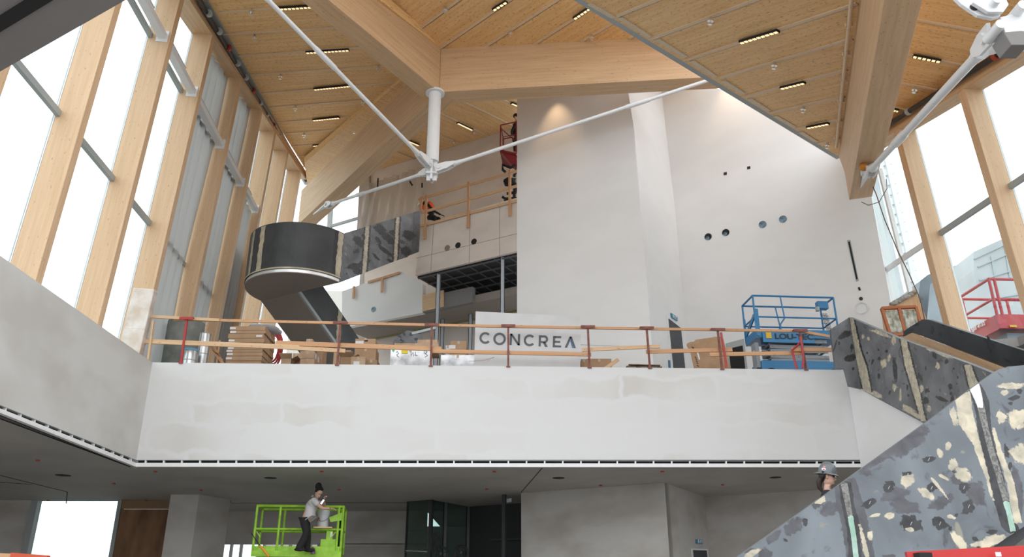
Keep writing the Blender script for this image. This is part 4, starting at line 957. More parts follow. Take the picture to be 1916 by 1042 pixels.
# ------------------------------------------------ curved landing and its two flights
us2 = thing('curved_staircase', 'charcoal curved stair landing with beige soffit in front of the back wall', 'stairs', PY(560,560,24))
cc = V((-6.70, 24.15, 0)); R0 = 1.66; zb0 = 10.8; zt0 = 12.45
mm3 = ['ch','cream','chd','slate2']
def arc(r, z, n=40, a0=-90, a1=90): # from the -GU side round the front to +GU side
    o = []
    for i in range(n+1):
        t_ = math.radians(a0+(a1-a0)*i/n); o.append(V((cc.x,cc.y,z)) + (GU*math.sin(t_) - GW*math.cos(t_))*r)
    return o
lo_, hi_ = arc(R0, zb0+.14), arc(R0, zt0); li_, hi2 = arc(R0-.08, zb0+.14), arc(R0-.08, zt0)
m = MB(); n = len(lo_); v = lo_+hi_+li_+hi2
fsx = []
for i in range(n-1): fsx += [[i,i+1,n+i+1,n+i],[2*n+i,3*n+i,3*n+i+1,2*n+i+1],[n+i,n+i+1,3*n+i+1,3*n+i],[i,2*n+i,2*n+i+1,i+1]]
fsx += [[0,n,3*n,2*n],[n-1,3*n-1,4*n-1,2*n-1]]
m.add(v, fsx)
def arcstrip(t0, t1, z0, z1, off, mi, jit=.006, seed=1):
    r_ = random.Random(seed); A_ = []; B_ = []
    for k in range(15):
        z = z0+(z1-z0)*k/14
        for L_, tt in ((A_, t0), (B_, t1)):
            t_ = math.radians(tt)+r_.uniform(-jit, jit); L_.append(V((cc.x,cc.y,z))+(GU*math.sin(t_)-GW*math.cos(t_))*(R0+off))
    m.add(A_+B_, [[i, i+1, 15+i+1, 15+i] for i in range(14)], mi)
for t0, t1, mi, of in ((-24,-18,1,.006),(-7,0,1,.006),(78,83,2,.004),(82,89.5,1,.006),(-18,-7,2,.003)): arcstrip(t0, t1, zb0+.18, zt0-.03, of, mi, .012, int(t0*3))
m.build('curved_guard', [M[k] for k in mm3], us2, smooth=False)
m = MB()
for r_, z0, z1, mi in ((R0+.015, zb0+.12, zb0+.17, 0),(R0-.02, zb0+.02, zb0+.12, 1)):
    a, b = arc(r_, z0), arc(r_, z1); m.add(a+b, [[i,i+1,n+i+1,n+i] for i in range(n-1)], mi)
m.build('edge_track', [M['cream'], newmat('zinc_track', .35, .8)[0]], us2)
MB().prism(arc(R0-.03, zb0), UP*.1).build('soffit_disc', M['slabb'], us2)
sl = .64
def flight(off0, off1, rise, L, nm, mat): # sloped soffit slab between two offsets along GU
    a, b = cc+GU*off0, cc+GU*off1; a.z = b.z = zb0
    d_ = GW*L+UP*rise*L
    return MB().prism([a, b, b+d_, a+d_], UP*.16).build(nm, mat, us2)
flight(-R0+.02, -.1, -sl, 6.1, 'lower_soffit', M['slabb'])
flight(.1, R0-.03, sl, 3.9, 'upper_soffit', M['slabb'])
def guard(off, rise, L, nm, h, mat, strips=(), thick=.08, z0=.0):
    a = cc+GU*off; a.z = zb0+z0; d_ = GW*L+UP*rise*L
    m = MB().prism([a, a+d_, a+d_+UP*h, a+UP*(h)], GU*thick)
    n_ = GU if thick < 0 else GU
    for s0, s1, mi in strips:
        r_ = random.Random(int(s0*100)); A_ = []; B_ = []
        for k in range(12):
            for L_, s in ((A_, s0), (B_, s1)): L_.append(a+d_*((s+r_.uniform(-.03,.03))/L)+UP*(.05+(h-.08)*k/11)+GU*(max(thick,0)+(.009 if mi == 1 else .004)))
        m.add(A_+B_, [[i, i+1, 12+i+1, 12+i] for i in range(11)], mi)
    return m, a, d_
pf_ = plh(cc+GU*R0, GW); a = cc+GU*R0; a.z = zb0; h_ = zt0-zb0; Lg = 3.95
def topx(p): # photograph position of a point of the place
    q = V(p)-O; d = q.y*CP+q.z*SP; return (958+F*q.x/d, 521-F*(q.z*CP-q.y*SP)/d)
CO = Coat(); T_ = [topx(a+UP*h_+(GW+UP*sl)*(Lg*k/4)) for k in range(5)]; B_ = [topx(a+(GW+UP*sl)*(Lg*k/4)) for k in range(5)]
def col_(s0, s1, key):
    f_ = lambda s, t_: topx(a+(GW+UP*sl)*s+UP*h_*t_); CO.stripe([f_(s0,1),f_(s0,.5),f_(s0,0)], [f_(s1,1),f_(s1,.5),f_(s1,0)], key)
for s in (1.0, 2.55): col_(s-.09, s+.27, 'chd'); col_(s, s+.18, 'cream')
col_(3.5, 3.9, 'mid')
for x, y, rx, ry, ro, k_ in ((672,452,12,6,.5,'chd'),(665,498,14,5,-.2,'chd'),(676,510,16,6,.5,'chd'),(682,490,10,4,-.4,'chd'),(690,522,9,4,.2,'chd'),(712,430,12,7,.6,'chd'),(728,447,16,6,.7,'chd'),(738,436,9,5,.2,'chd'),(722,470,18,3,.7,'chd'),(735,492,12,3,.6,'chd'),(708,450,8,3,1,'chd'),(742,465,6,4,0,'chd'),(765,440,10,8,.3,'chd'),(760,470,8,8,0,'chd'),(668,470,4,3,0,'chd'),(716,505,6,3,0,'chd'),(703,480,8,2,.8,'chd'),(683,440,6,3,0,'chd'),(730,478,5,3,0,'mid'),(665,530,8,3,0,'chd'),(750,452,8,3,.4,'mid')): CO.blob(x, y, rx, ry, ro, k_)
CO.build(pf_, T_, B_, -GU*.08, 'upper_guard', us2, M['coatB'], M['slate2'], 1.6)
m, a, d_ = guard(-.12, -sl, 6.0, 'x', 1.15, None, ((1.9,2.1,1),), z0=.12)
m.build('lower_guard', [M['ch'], M['cream'], M['chd']], us2)
a = cc+GU*-.12; a.z = zb0+.02; MB().prism([a, a+d_, a+d_+UP*.12, a+UP*.12], GU*.1).build('string_edge', M['steelg'], us2)
m, a, d_ = guard(-R0+.0, -sl, 6.0, 'x', 1.15, None, (), z0=.12); m.build('outer_guard', [M['ch'], M['cream'], M['chd']], us2)
m = MB()
for i in range(20): m.box(cc-GU*.8+GW*(.15+i*.28)+UP*(zb0+.17-i*.168), (1.2,.28,.1), 0, (GU, GW, UP))
for i in range(13): m.box(cc+GU*.8+GW*(.15+i*.28)+UP*(zb0+.3+i*.168), (1.2,.28,.1), 0, (GU, GW, UP))
m.build('steps', M['darkg'], us2)
# ------------------------------------------------ guard rail along the second level edge
YR = 20.09
pRl = Plane((0,YR,7), (0,-1,0))
M['rust'] = noisy('rusty_red_steel', (.16,.045,.035), (.26,.09,.07), 7, .6)
M['redp'] = plain('bright_red_steel', (.42,.035,.04), .45)
def lumber(label, a, b, w_, off=0.0, mat='timb', th=.045):
    A0, B0 = PY(a[0],a[1],YR-off), PY(b[0],b[1],YR-off)
    o = MB().bar(A0, B0, th, w_).build('lumber_rail', M[mat], None, grain=(B0-A0), bevel=.004)
    return tag(o, label, 'board', 'lumber of the second level guard rail')
lumber('pale top board at the left end, reaching out over the left windows', (242,590), (411,599), .075, .05, 'timb2')
lumber('brown top board from the red bracket post past the stack of cartons', (325,597.5), (806,608), .07, 0)
lumber('top board crossing the name board, between two rusty brackets', (806,608), (1100,613.5), .07, 0)
lumber('top board in front of the dark tower door', (1100,613.5), (1345,617), .065, 0)
lumber('top board crossing the platform of the blue lift', (1345,617), (1500,619.5), .065, 0)
lumber('short sloping top board at the right end beyond the blue lift', (1500,620), (1552,629.5), .07, .02)
lumber('orange middle board at the left end, crossing the silver ducts', (235,637), (560,650), .12, .06, 'timb2')
lumber('middle board with knots in front of the small opened cartons', (516,641.5), (826,653), .12, .0)
lumber('bright short board just under the knotty middle board', (530,650), (646,656.5), .10, .07, 'timb2')
lumber('middle board crossing the lower half of the name board', (806,657), (1106,663), .10, .04)
lumber('pale board sloping up to the right, right of the name board', (1089,654.5), (1235,648), .09, .05, 'timb2')
lumber('middle board in front of the leaning cardboard sheet', (1209,658), (1370,654), .10, .0)
lumber('middle board in front of the blue lift arms', (1328,663), (1502,660.5), .10, .06)
lumber('short middle board at the right end beyond the red straps', (1482,654), (1556,654.5), .10, .12)
lumber('upright pale stud at the left end of the guard rail', (287,600), (277,677), .07, .1, 'timb2', .05)
pl_ = [(350,597,339,677,'redp','bright red post with flat top plate, leftmost of the rail'),(637,605,631,681,'rust','rusty post with flat top plate in front of the charcoal stair flight'),(808,609,806,683,'rust','rusty post at the right end of the silver crate with the yellow label'),
 (951,611,951,684,'rust','rusty post crossing the lettering of the name board'),(1100,613,1103,686,'rust','rusty post just right of the name board'),(1210,615,1216,687,'rust','rusty post left of the dark tower door'),
 (1343,618,1351,689,'rust','rusty post in front of the leaning cardboard sheet'),(1497,620,1508,690,'rust','rusty post wound with red straps beside the blue lift')]
for x0, y0, x1, y1, mt, lab in pl_:
    a, b = PY(x0,y0,YR-.09), PY(x1,y1,YR-.09); t = thing('rail_post', lab, 'post', b, 'posts of the second level guard rail')
    MB().bar(a, b-UP*.02, .05, .05, up=V((0,1,0))).build('stem', M[mt], t)
    MB().box(a+UP*.035, (.36,.11,.012)).box(a+V((0,-.055,.01)), (.36,.012,.07)).build('top_bracket', M[mt], t)
    MB().box(b+V((0,.03,-.03)), (.1,.14,.03)).build('foot_clamp', M[mt], t)
def strap(label, pts, off=.16):
    t = tag(MB().tube([PY(x,y,YR-off) for x,y in pts], .03, n=6).build('strap', M['redp'], smooth=True), label, 'strap')
strap('red strap looped from the rail post right of the blue lift', [(1499,640),(1490,648),(1482,655),(1486,672),(1491,690)])
strap('red strap hanging close along the rusty post by the blue lift', [(1497,630),(1501,650),(1503,668),(1502,689)], .2)
strap('red strap running down beside the post at the cardboard sheet', [(1349,622),(1352,640),(1356,660),(1359,688)], .12)
# ------------------------------------------------ goods stored on the second level
M['card'] = noisy('brown_cardboard', (.37,.235,.135), (.45,.29,.175), 3, .75)
M['card2'] = noisy('light_cardboard', (.45,.30,.19), (.53,.37,.25), 3, .75)
M['inside'] = plain('carton_inside', (.20,.12,.07), .8)
M['label'] = plain('white_label', (.72,.72,.74), .6)
M['ink'] = plain('black_ink', (.03,.03,.03), .6)
M['tapeb'] = plain('packing_tape', (.50,.38,.27), .3)
def carton(label, x0, x1, yt, Y, depth=.5, h=None, zb=None, mat='card', lab=None, open_=False, group='cartons on the second level', name='cardboard_box', rot=0.0, labw=.22):
    a, b = PY(x0,yt,Y), PY(x1,yt,Y); w_ = b.x-a.x; zt = a.z
    zb = ZF if zb is None and h is None else (zt-h if h else zb)
    t = thing(name, label, 'box', V(((a.x+b.x)/2, Y+depth/2, zb)), group)
    cx, cy = (a.x+b.x)/2, Y+depth/2; ax = (V((math.cos(rot),math.sin(rot),0)), V((-math.sin(rot),math.cos(rot),0)), UP)
    c = V((cx,cy,(zb+zt)/2)); H = zt-zb
    f = c - ax[1]*depth/2
    if open_:
        m = MB()
        m.box(c-ax[1]*(depth/2-.006), (w_,.012,H), 0, ax).box(c+ax[1]*(depth/2-.006), (w_,.012,H), 0, ax).box(c-ax[0]*(w_/2-.006), (.012,depth,H), 0, ax).box(c+ax[0]*(w_/2-.006), (.012,depth,H), 0, ax).box(c-UP*(H/2-.006), (w_,depth,.012), 0, ax)
        m.build('body', M[mat], t)
        fl_ = c-ax[1]*depth/2+UP*H/2; q = [fl_-ax[0]*w_/2, fl_+ax[0]*w_/2]
        MB().prism([q[0], q[1], q[1]-ax[1]*.14+UP*.10+ax[0]*.03, q[0]-ax[1]*.14+UP*.10-ax[0]*.03], UP*.01).build('flap', M[mat], t)
        e = c+ax[0]*w_/2+UP*H/2; MB().prism([e-ax[1]*depth/2, e+ax[1]*depth/2, e+ax[1]*depth/2+ax[0]*.14+UP*.08, e-ax[1]*depth/2+ax[0]*.14+UP*.08], UP*.01).build('flap', M[mat], t)
    else:
        MB().box(c, (w_,depth,H), 0, ax).build('body', M[mat], t, bevel=.004)
        MB().box(c+UP*(H/2+.001), (.06,depth+.003,.003), 0, ax).box(c-ax[1]*(depth/2+.001)+UP*(H/2-.04), (.06,.003,.08), 0, ax).build('tape', M['tapeb'], t)
    if lab: MB().box(f-ax[1]*.002+ax[0]*(lab*w_)+UP*(H*.12), (min(labw,w_*.4),.003,min(.1,H*.6)), 0, ax).build('paper_label', M['label'], t)
    return t, c, w_, H, ax
# the tall stack of flat cartons: each one is its own
Ys = 21.2; ytops = [610,618,624,633,641,648,654,659,666]; n_ = 0
zt_ = [PY(430,y,Ys).z for y in ytops]
xl_ = [427,427,427,423,422,421,419,418,416]; 
order = ['topmost','second from the top','third from the top','fourth from the top, the thickest','fifth, behind the middle board','sixth, behind the middle board','third above the white wall edge','second above the white wall edge','lowest one wholly in view']
jx = [0,.02,-.02,.01,0,.015,-.01,.01,0]
for i, z in enumerate(zt_):
    zb_ = zt_[i+1] if i+1 < len(zt_) else z-.13
    a = PY(428 - (z<zt_[2])*2,600,Ys); w_ = .96
    cx = PY(460,640,Ys).x + jx[i]; t = thing('flat_carton', f'flat brown carton in the tall stack, {order[i]}', 'box', V((cx,Ys+.5,zb_)), 'flat cartons in the tall stack')
    MB().box((cx,Ys+.5,(z+zb_)/2), (w_,1.0,z-zb_-.006)).build('body', M['card'], t, bevel=.006)
    lx = cx-.4 if i != 2 else cx+.36; MB().box((lx,Ys-.002,(z+zb_)/2), (.16,.004,.05)).build('paper_label', M['label'], t)
    MB().box((cx+w_/2,Ys+.5,(z+zb_)/2), (.004,.05,z-zb_-.01)).build('tape', M['tapeb'], t)
zz_ = zt_[-1]-.13; k = 0
while zz_ > ZF+.02:
    h_ = min(.13, zz_-ZF); cx = PY(460,640,Ys).x; k += 1
    if k <= 1: pass
    zz_ -= h_
o = MB().box((PY(460,640,Ys).x, Ys+.5, (ZF+zt_[-1]-.13)/2), (.94,.96,zt_[-1]-.13-ZF)).build('carton_pallet', M['card']); tag(o, 'carton block on the floor bearing the tall stack of flat cartons', 'box')
c = V((PY(485,612,Ys).x, Ys+.5, zt_[0])); m = MB()
for k, (dx, dy, dz, rx, ry) in enumerate(((-.1,-.15,.075,.3,.3),(.15,0,.085,.28,.4),(.25,.2,.075,.2,.25))): m.ball(c+V((dx-.02,dy,dz)), (rx,ry,.07), nu=9, nv=6) if 1 else 0
tag(m.build('plastic_bag', film('white_plastic', (.75,.76,.80), .9)), 'crumpled white plastic bag on top of the tall carton stack', 'bag')
# red hose coil behind the stack
ch_ = PY(512,652,22.4); m = MB()
for k in range(3):
    r_ = .20+.03*k; m.tube([ch_+V((r_*.7*math.cos(i/24*6.2832)+.02*k, .04*k, r_*1.9*math.sin(i/24*6.2832))) for i in range(25)], .030, n=7)
tag(m.build('hose_coil', M['redp'], smooth=True), 'bright red hose coil hanging behind the tall stack of cartons', 'hose')
# silver spiral ducts
M['silver'] = noisy('spiral_steel', (.42,.44,.46), (.78,.79,.80), 2.5, .28, .75, stretch=(6,6,.6))
def duct(label, xc, yt, Y, r, bluecap=False):
    p = PY(xc,yt,Y); t = thing('duct_pipe', label, 'duct', V((p.x,p.y,ZF)), 'silver ducts standing at the rail')
    MB().tube([V((p.x,p.y,ZF)), V((p.x,p.y,p.z))], r, n=28).build('tube', M['silver'], t, smooth=True)
    k = int((p.z-ZF)/.28)
    for i in range(k+1): MB().tube([V((p.x,p.y,p.z-.02-i*.28)), V((p.x,p.y,p.z-i*.28))], r+.008, n=28).build('seam_ring', M['steelg'], t, smooth=True)
    if bluecap: MB().tube([V((p.x,p.y,p.z-.04)), V((p.x,p.y,p.z+.01))], r+.012, n=28).build('film_cap', plain('blue_film', (.15,.42,.62), .3), t, smooth=True)
duct('tall shiny spiral duct standing at the rail left of the carton stack', 385, 625, 20.98, .15)
duct('short shiny duct with a blue film cap beside the tall one', 357, 655, 20.5, .18, True)
# roll of grey insulation board and wood crate pieces
p = PY(345,598,21.9); q = PY(345,677,21.9)
t = thing('insulation_roll', 'wide grey green rolled sheet standing behind the red rail post', 'roll', V((p.x,p.y,ZF)))
MB().tube([V((p.x,p.y+.2,ZF)), V((p.x,p.y+.2,p.z-.04))], .50, n=32).build('roll', noisy('grey_green_felt', (.17,.18,.165), (.26,.27,.25), 3, .8), t, smooth=True)
m = MB()
for k in range(4):
    a = PY(391+k*4, 640+k*7, 21.3); m.bar(a, V((a.x+.28, a.y, a.z-.32)), .03, .07)
for x in (391, 411): a = PY(x,636,21.3); m.bar(V((a.x,a.y+.04,ZF)), V((a.x,a.y+.04,a.z)), .05, .05, up=V((0,1,0)))
tag(m.build('crate_side', M['timb']), 'slatted brown crate side between the ducts and the carton stack', 'crate')
C_ = carton
C_('small open carton at the left foot of the orange board, right of the hose', 526, 546, 671, 20.9, .4, open_=True, mat='card2')
C_('carton standing left of the taped pair of cartons', 548, 562, 661, 21.3, .4, mat='card2')
t, c, w_, H, ax = C_('upper one of two taped cartons with white stickers on the side', 562, 589, 657, 20.7, .95, h=.205, lab=None, mat='card2')
for k in (.15,.5): MB().box(c+V((w_/2+.002,-.475+.95*k,0)), (.004,.16,.14)).build('sticker', M['label'], t)
C_('lower one of two taped cartons', 562, 589, 671.5, 20.7, .95, mat='card2')
C_('tiny carton seen above the knotty middle board, left part', 573, 585, 634, 22.2, .35, mat='card2')
C_('small carton leaning behind the bright short board', 594, 606, 640, 22.6, .5)
C_('open carton with big flaps right of the taped pair', 636, 660, 668, 20.8, .5, open_=True)
C_('carton with a black stamp in front of the stamped upper one', 657, 684, 667, 20.5, .35, mat='card2', lab=-.1)
t_, cu_, w_, Hu_, ax = C_('carton under the one with the hand hole, behind the middle board', 664, 704, 651.5, 21.5, .5)
t, c, w_, H, ax = C_('top carton with a hand hole and white sticker above the middle board', 665, 703, 633.5, 21.6, .45, zb=cu_.z+Hu_/2, lab=-.28)
MB().box(c+V((.02,-.227,.09)), (.1,.01,.035)).build('hand_hole', M['dark'], t)
C_('carton at the bottom behind the stamped carton', 683, 706, 673, 21.2, .5)
C_('lone carton between the knotty board and the small ones, upper left', 625, 657, 655, 21.7, .5, mat='card2')
# long cartons on the silver crates
M['foil'] = noisy('silver_wrap', (.42,.43,.45), (.82,.83,.84), 3.5, .35, .35, detail=8, bump=.4)
t, c, w_, H, ax = C_('long silver wrapped crate with a yellow label under the middle board', 731, 805, 653.5, 20.75, .9, mat='foil', group='silver wrapped crates', name='wrapped_crate')
f0 = PY(757,658,20.74); MB().box(f0, (.17,.006,.10)).build('yellow_label', plain('yellow', (.80,.62,.03), .5), t)
f0 = PY(736,655.5,20.74); MB().tube([f0+V((0,.002,0)), f0-V((0,.004,0))], .035).build('green_dot', plain('green_dot_paint', (.1,.6,.2), .5), t)
def scrib(pts, par, Y, w_=.014):
    m = MB(); m.tube([PY(x,y,Y) for x,y in pts], w_/2, n=5); m.build('pen_mark', M['ink'], par)
cr1 = c.z+H/2
scrib([(741,660),(743,657),(746,661),(742,664),(746,668)], t, 20.74); scrib([(769,658),(769,665),(773,659),(774,666)], t, 20.74); scrib([(777,658),(777,665),(781,665)], t, 20.74)
scrib([(793,657),(796,655),(799,658),(796,662),(793,659),(800,665),(795,668)], t, 20.74)
t, c2_, w_, H2_, ax = C_('second silver wrapped crate just left of the name board', 825, 888, 664, 20.75, .9, mat='foil', group='silver wrapped crates', name='wrapped_crate')
t, c3_, w_, H3_, ax = C_('long flat carton with printing lying on the labelled silver crate', 738, 820, 642, 21.0, .6, zb=cr1, mat='card2', labw=.01)
C_('small open carton tray on the long flat carton', 781, 819, 635.5, 21.3, .3, zb=c3_.z+H3_/2, mat='card2')
t, c, w_, H, ax = C_('carton with sticker and printing on the second silver crate', 843, 873, 638, 20.9, .5, zb=c2_.z+H2_/2, lab=-.38)
C_('narrow carton squeezed against the left edge of the name board', 889, 897, 636, 21.1, .5)
C_('little white package between the two silver crates', 834, 842, 646, 21.3, .2, mat='label')
MB_ = MB()
C_('dim carton peeping out right behind the name board', 1087, 1098, 672, 20.9, .4)
C_('long carton lying right of the name board, with worn printing', 1098, 1144, 671, 20.9, .4, mat='card')
a, b = PY(1118,699,20.6), PY(1157,672.5,20.6)
tag(MB().bar(a, b, .04, .09).build('offcut', M['timb2'], grain=(b-a)), 'short pale plank leaning up right of the long carton', 'plank')
a, b = PY(1176,682.5,20.5), PY(1235,684,20.5); m = MB()
m.bar(a, b, .10, .02)
for k in range(4): p = a.lerp(b, k/3); m.box((p.x,p.y+.5,p.z-.07), (.1,1.0,.1))
for k in range(5): m.box(((a.x+b.x)/2, a.y+.05+k*.22, a.z-.01), (b.x-a.x,.12,.022))
t = thing('pallet', 'worn wooden pallet lying before the tower side door', 'pallet', V(((a.x+b.x)/2,a.y+.5,a.z-.12))); m.build('pallet_deck', noisy('old_pallet', (.12,.07,.04), (.26,.17,.11), 4, .8), t)
MB().box(((a.x+b.x)/2, a.y+.5, (a.z-.12+ZF)/2), (b.x-a.x-.1,.9,a.z-.12-ZF)).build('pallet_blocks', noisy('old_pallet_blocks', (.12,.07,.04), (.26,.17,.11), 4, .8), t)
# name board
YS_ = 20.55
t = thing('name_board', 'big white board lettered CONCREA in dark grey behind the guard rail', 'sign', V((PY(988,640,YS_).x, YS_, ZF)))
pa = Plane(PY(988,640,YS_), (0,-1,0)); q = [pa.at(890,582.5), pa.at(1087,592), pa.at(1085,690), pa.at(886.5,690)]
q[2].z = q[3].z = ZF
MB().prism(q, (0,.03,0)).build('board', noisy('white_melamine', (.55,.555,.56), (.64,.645,.65), 1, .4), t)
M['lett'] = plain('dark_grey_letters', (.10,.105,.12), .5)
def ring(cx, cy, r, w_, a0, a1, n=30):
    o = [(cx+r*math.cos(math.radians(a0+(a1-a0)*i/n)), cy-r*math.sin(math.radians(a0+(a1-a0)*i/n))) for i in range(n+1)]
    i_ = [(cx+(r-w_)*math.cos(math.radians(a0+(a1-a0)*i/n)), cy-(r-w_)*math.sin(math.radians(a0+(a1-a0)*i/n))) for i in range(n+1)]
    return o+i_[::-1]
def Z6(p): return (850+p[0]/5.806, 570+p[1]/5.806)
def letter(nm, polys, mat='lett'):
    m = MB()
    for p in polys: m.prism([pa.at(*Z6(x))-V((0,.0,0)) for x in p], (0,-.006,0))
    m.build(nm, M[mat], t)
def ringpoly(cx, cy, r, w_, a0, a1, n=24):
    P2 = ring(cx,cy,r,w_,a0,a1,n); N_ = n+1
    return [[P2[i], P2[i+1], P2[2*N_-2-i], P2[2*N_-1-i]] for i in range(n)]
letter('letter_c', ringpoly(337,362,64,24,42,318))
letter('letter_o', ringpoly(492,372,68,24,0,360))
letter('letter_n', [[(605,316),(629,317),(623,439),(599,437)],[(605,316),(632,317),(714,440),(688,441)],[(692,320),(716,321),(712,443),(688,441)]])
letter('letter_c', ringpoly(818,388,64,24,42,318))
letter('letter_r', [[(919,332),(943,333),(939,454),(915,452)],[(940,333),(975,334),(975,356),(940,355)],[(940,394),(978,396),(978,418),(940,416)]]+ringpoly(976,376,43,23,-90,90,14)+[[(962,412),(990,408),(1016,459),(986,458)]])
letter('letter_e', [[(1073,341),(1097,342),(1092,464),(1068,462)],[(1090,341),(1162,344),(1161,365),(1090,363)],[(1090,391),(1150,394),(1150,415),(1090,412)],[(1088,441),(1161,444),(1160,465),(1088,463)]])
letter('letter_a', [[(1252,347),(1277,348),(1225,468),(1199,466)],[(1252,347),(1277,348),(1321,473),(1296,472)]])
letter('letter_stroke', [[(1258,390),(1268,388),(1293,470),(1279,470)]], 'lett') 
bpy.data.objects['letter_stroke'].data.materials[0] = plain('sign_blue_stroke', (.05,.20,.48), .4)
MB().tube([pa.at(867+10,676)]*1+[pa.at(905,674),pa.at(925,668),pa.at(912,675)], .004, n=5).build('pencil_scrawl', M['rust'], t)
# leaning cardboard sheet
t = thing('cardboard_sheet', 'large torn brown cardboard sheet leaning behind the guard rail', 'cardboard', PY(1330,688,21.2))
ps = Plane(PY(1330,688,21.0), (0,-1,.12)); Zq = lambda p: (1150+p[0]/6.512, 540+p[1]/6.512)
MB().prism([ps.at(*Zq(p)) for p in [(880,690),(885,665),(920,650),(965,645),(985,622),(1160,598),(1225,585),(1300,585),(1325,610),(1445,1100),(1000,1100),(925,770),(900,720)]], (0,.03,0)).build('sheet', M['card'], t)
for z_ in (((1000,780),(1020,775),(1043,862),(1025,866)),): MB().prism([ps.at(*Zq(p)) for p in z_], (0,-.006,0)).build('white_label', M['label'], t)
m = MB()
for p0_, p1_ in (((940,705),(962,730)),((945,725),(968,715)),((975,825),(995,850)),((985,855),(1005,870)),((990,880),(1012,895)),((998,905),(1020,915)),((1003,930),(1028,950))): m.bar(ps.at(*Zq(p0_))-V((0,.003,0)), ps.at(*Zq(p1_))-V((0,.003,0)), .02, .004, up=V((0,1,0)))
m.build('printing', M['ink'], t)
# grey coated offcuts behind the crates, cut panel
pp = Plane(PY(740,640,22.6), (0,-1,0)); m = MB().prism([pp.at(*p) for p in [(732,690),(735,640),(745,628),(762,618),(778,620),(790,630),(800,690)]], (0,.05,0))
for i in range(8): blob(pp, m, random.Random(i).uniform(742,785), random.Random(i+50).uniform(624,645), 4, 2.5, .6, 1, .004, 1200+i, .5, 14)
tag(m.build('coated_panel', [M['slate2'], M['chd']]), 'mottled grey panel standing behind the long flat carton', 'panel')
a, b = PY(771,625,22.64), PY(815,614,22.64); tag(MB().bar(a, b, .12, .07).build('steel_section', M['steelg2']), 'grey steel channel lying slanted above the long flat carton', 'steel section')
# ------------------------------------------------ scissor lifts
def lift(name, label, P0, ex, ey, L, Wd, zf, hr, mat, cat='lift', zbase=ZF, n_arms=4, r=.022, base=True, mids=(.5,), posts=(0,.33,.66,1)):
    """platform with near left rail corner P0 (rail height), ex along, ey away, floor zf, rail height hr"""
    t = thing(name, label, cat, V((P0.x,P0.y,zbase)))
    A0 = V((P0.x,P0.y,zf)); K = lambda s, d, z: A0+ex*s*L+ey*d*Wd+UP*z
    MB().box(K(.5,.5,-.04), (L,Wd,.08), 0, (ex,ey,UP)).build('platform', mat, t)
    m = MB()
    for d in (0,1): m.box(K(.5,d,.07), (L+.02,.02,.16), 0, (ex,ey,UP))
    for s in (0,1): m.box(K(s,.5,.07), (.02,Wd,.16), 0, (ex,ey,UP))
    m.build('toe_board', mat, t)
    for d in (0,1):
        m = MB().tube([K(0,d,hr), K(1,d,hr)], r, n=8)
        for q in mids: m.tube([K(0,d,hr*q), K(1,d,hr*q)], r*.85, n=8)
        m.build('side_rail', mat, t)
        for s in posts: MB().tube([K(s,d,0), K(s,d,hr)], r, n=8).build('rail_post', mat, t)
    for s in (0,1):
        m = MB().tube([K(s,0,hr), K(s,1,hr)], r, n=8)
        for q in mids: m.tube([K(s,0,hr*q), K(s,1,hr*q)], r*.85, n=8)
        m.build('end_rail', mat, t)
    return t, K
M['blue'] = plain('blue_paint', (.03,.20,.42), .35)
b0 = PZ(1408,553,9.6); b1 = PZ(1559,557,9.6); b2 = PZ(1387,573,9.6)
ex = (b1-b0); L = ex.length; ex.normalize(); ey = V((-ex.y, ex.x, 0)); 
t, K = lift('scissor_lift', 'blue scissor lift folded down on the second level before the white wall', b0, ex, ey, L, .85, 8.48, 1.12, M['blue'], mids=(.45,), posts=(0,1), r=.028)
for d, s0, s1, s2 in ((0,.34,.36,.40),(1,.42,.45,.48)):
    MB().tube([K(s0,d,1.12), K(s1,d,.52), K(s1-.0,d,.48), K(s1-.06,d,.3), K(s1-.06,d,0)], .02, n=8).build('hinged_post', M['blue'], t)
MB().box(K(.02,.0,.34), (.10,.05,.78), 0, (ex,ey,UP)).box(K(0,.98,.34), (.06,.05,.72), 0, (ex,ey,UP)).box(K(.0,.5,.02),(.05,.85,.22),0,(ex,ey,UP)).bar(K(0,.05,.55), K(0,.95,.2), .04, .12).build('entry_gate', M['blue'], t)
MB().box(K(.37,-.03,-.06), (L*.62,.03,.34), 0, (ex,ey,UP)).build('side_skirt', M['blue'], t)
MB().box(K(.87,.15,.92), (.30,.18,.22), 0, (ex,ey,UP)).box(K(.80,.1,.80), (.08,.12,.12), 1, (ex,ey,UP)).build('control_box', [M['blue'], M['steelg']], t, bevel=.01)
m = MB()
for k in range(6): m.bar(K(.88+.012*k,.3,.75), K(.92+.012*k,.3,.15), .008, .008)
for k in range(5): m.bar(K(.86,.3,.7-.12*k), K(.97,.3,.66-.12*k), .008, .008)
m.build('wire_basket', M['dark'], t); MB().ball(K(.94,.2,.05), (.12,.1,.14)).build('cable_bundle', M['dark'], t)
M['yel'] = plain('yellow_label', (.72,.45,.04), .5)
f0 = K(.13,-.065,-.04); MB().box(f0, (.15,.008,.17), 0, (ex,ey,UP)).build('yellow_label', M['yel'], t)
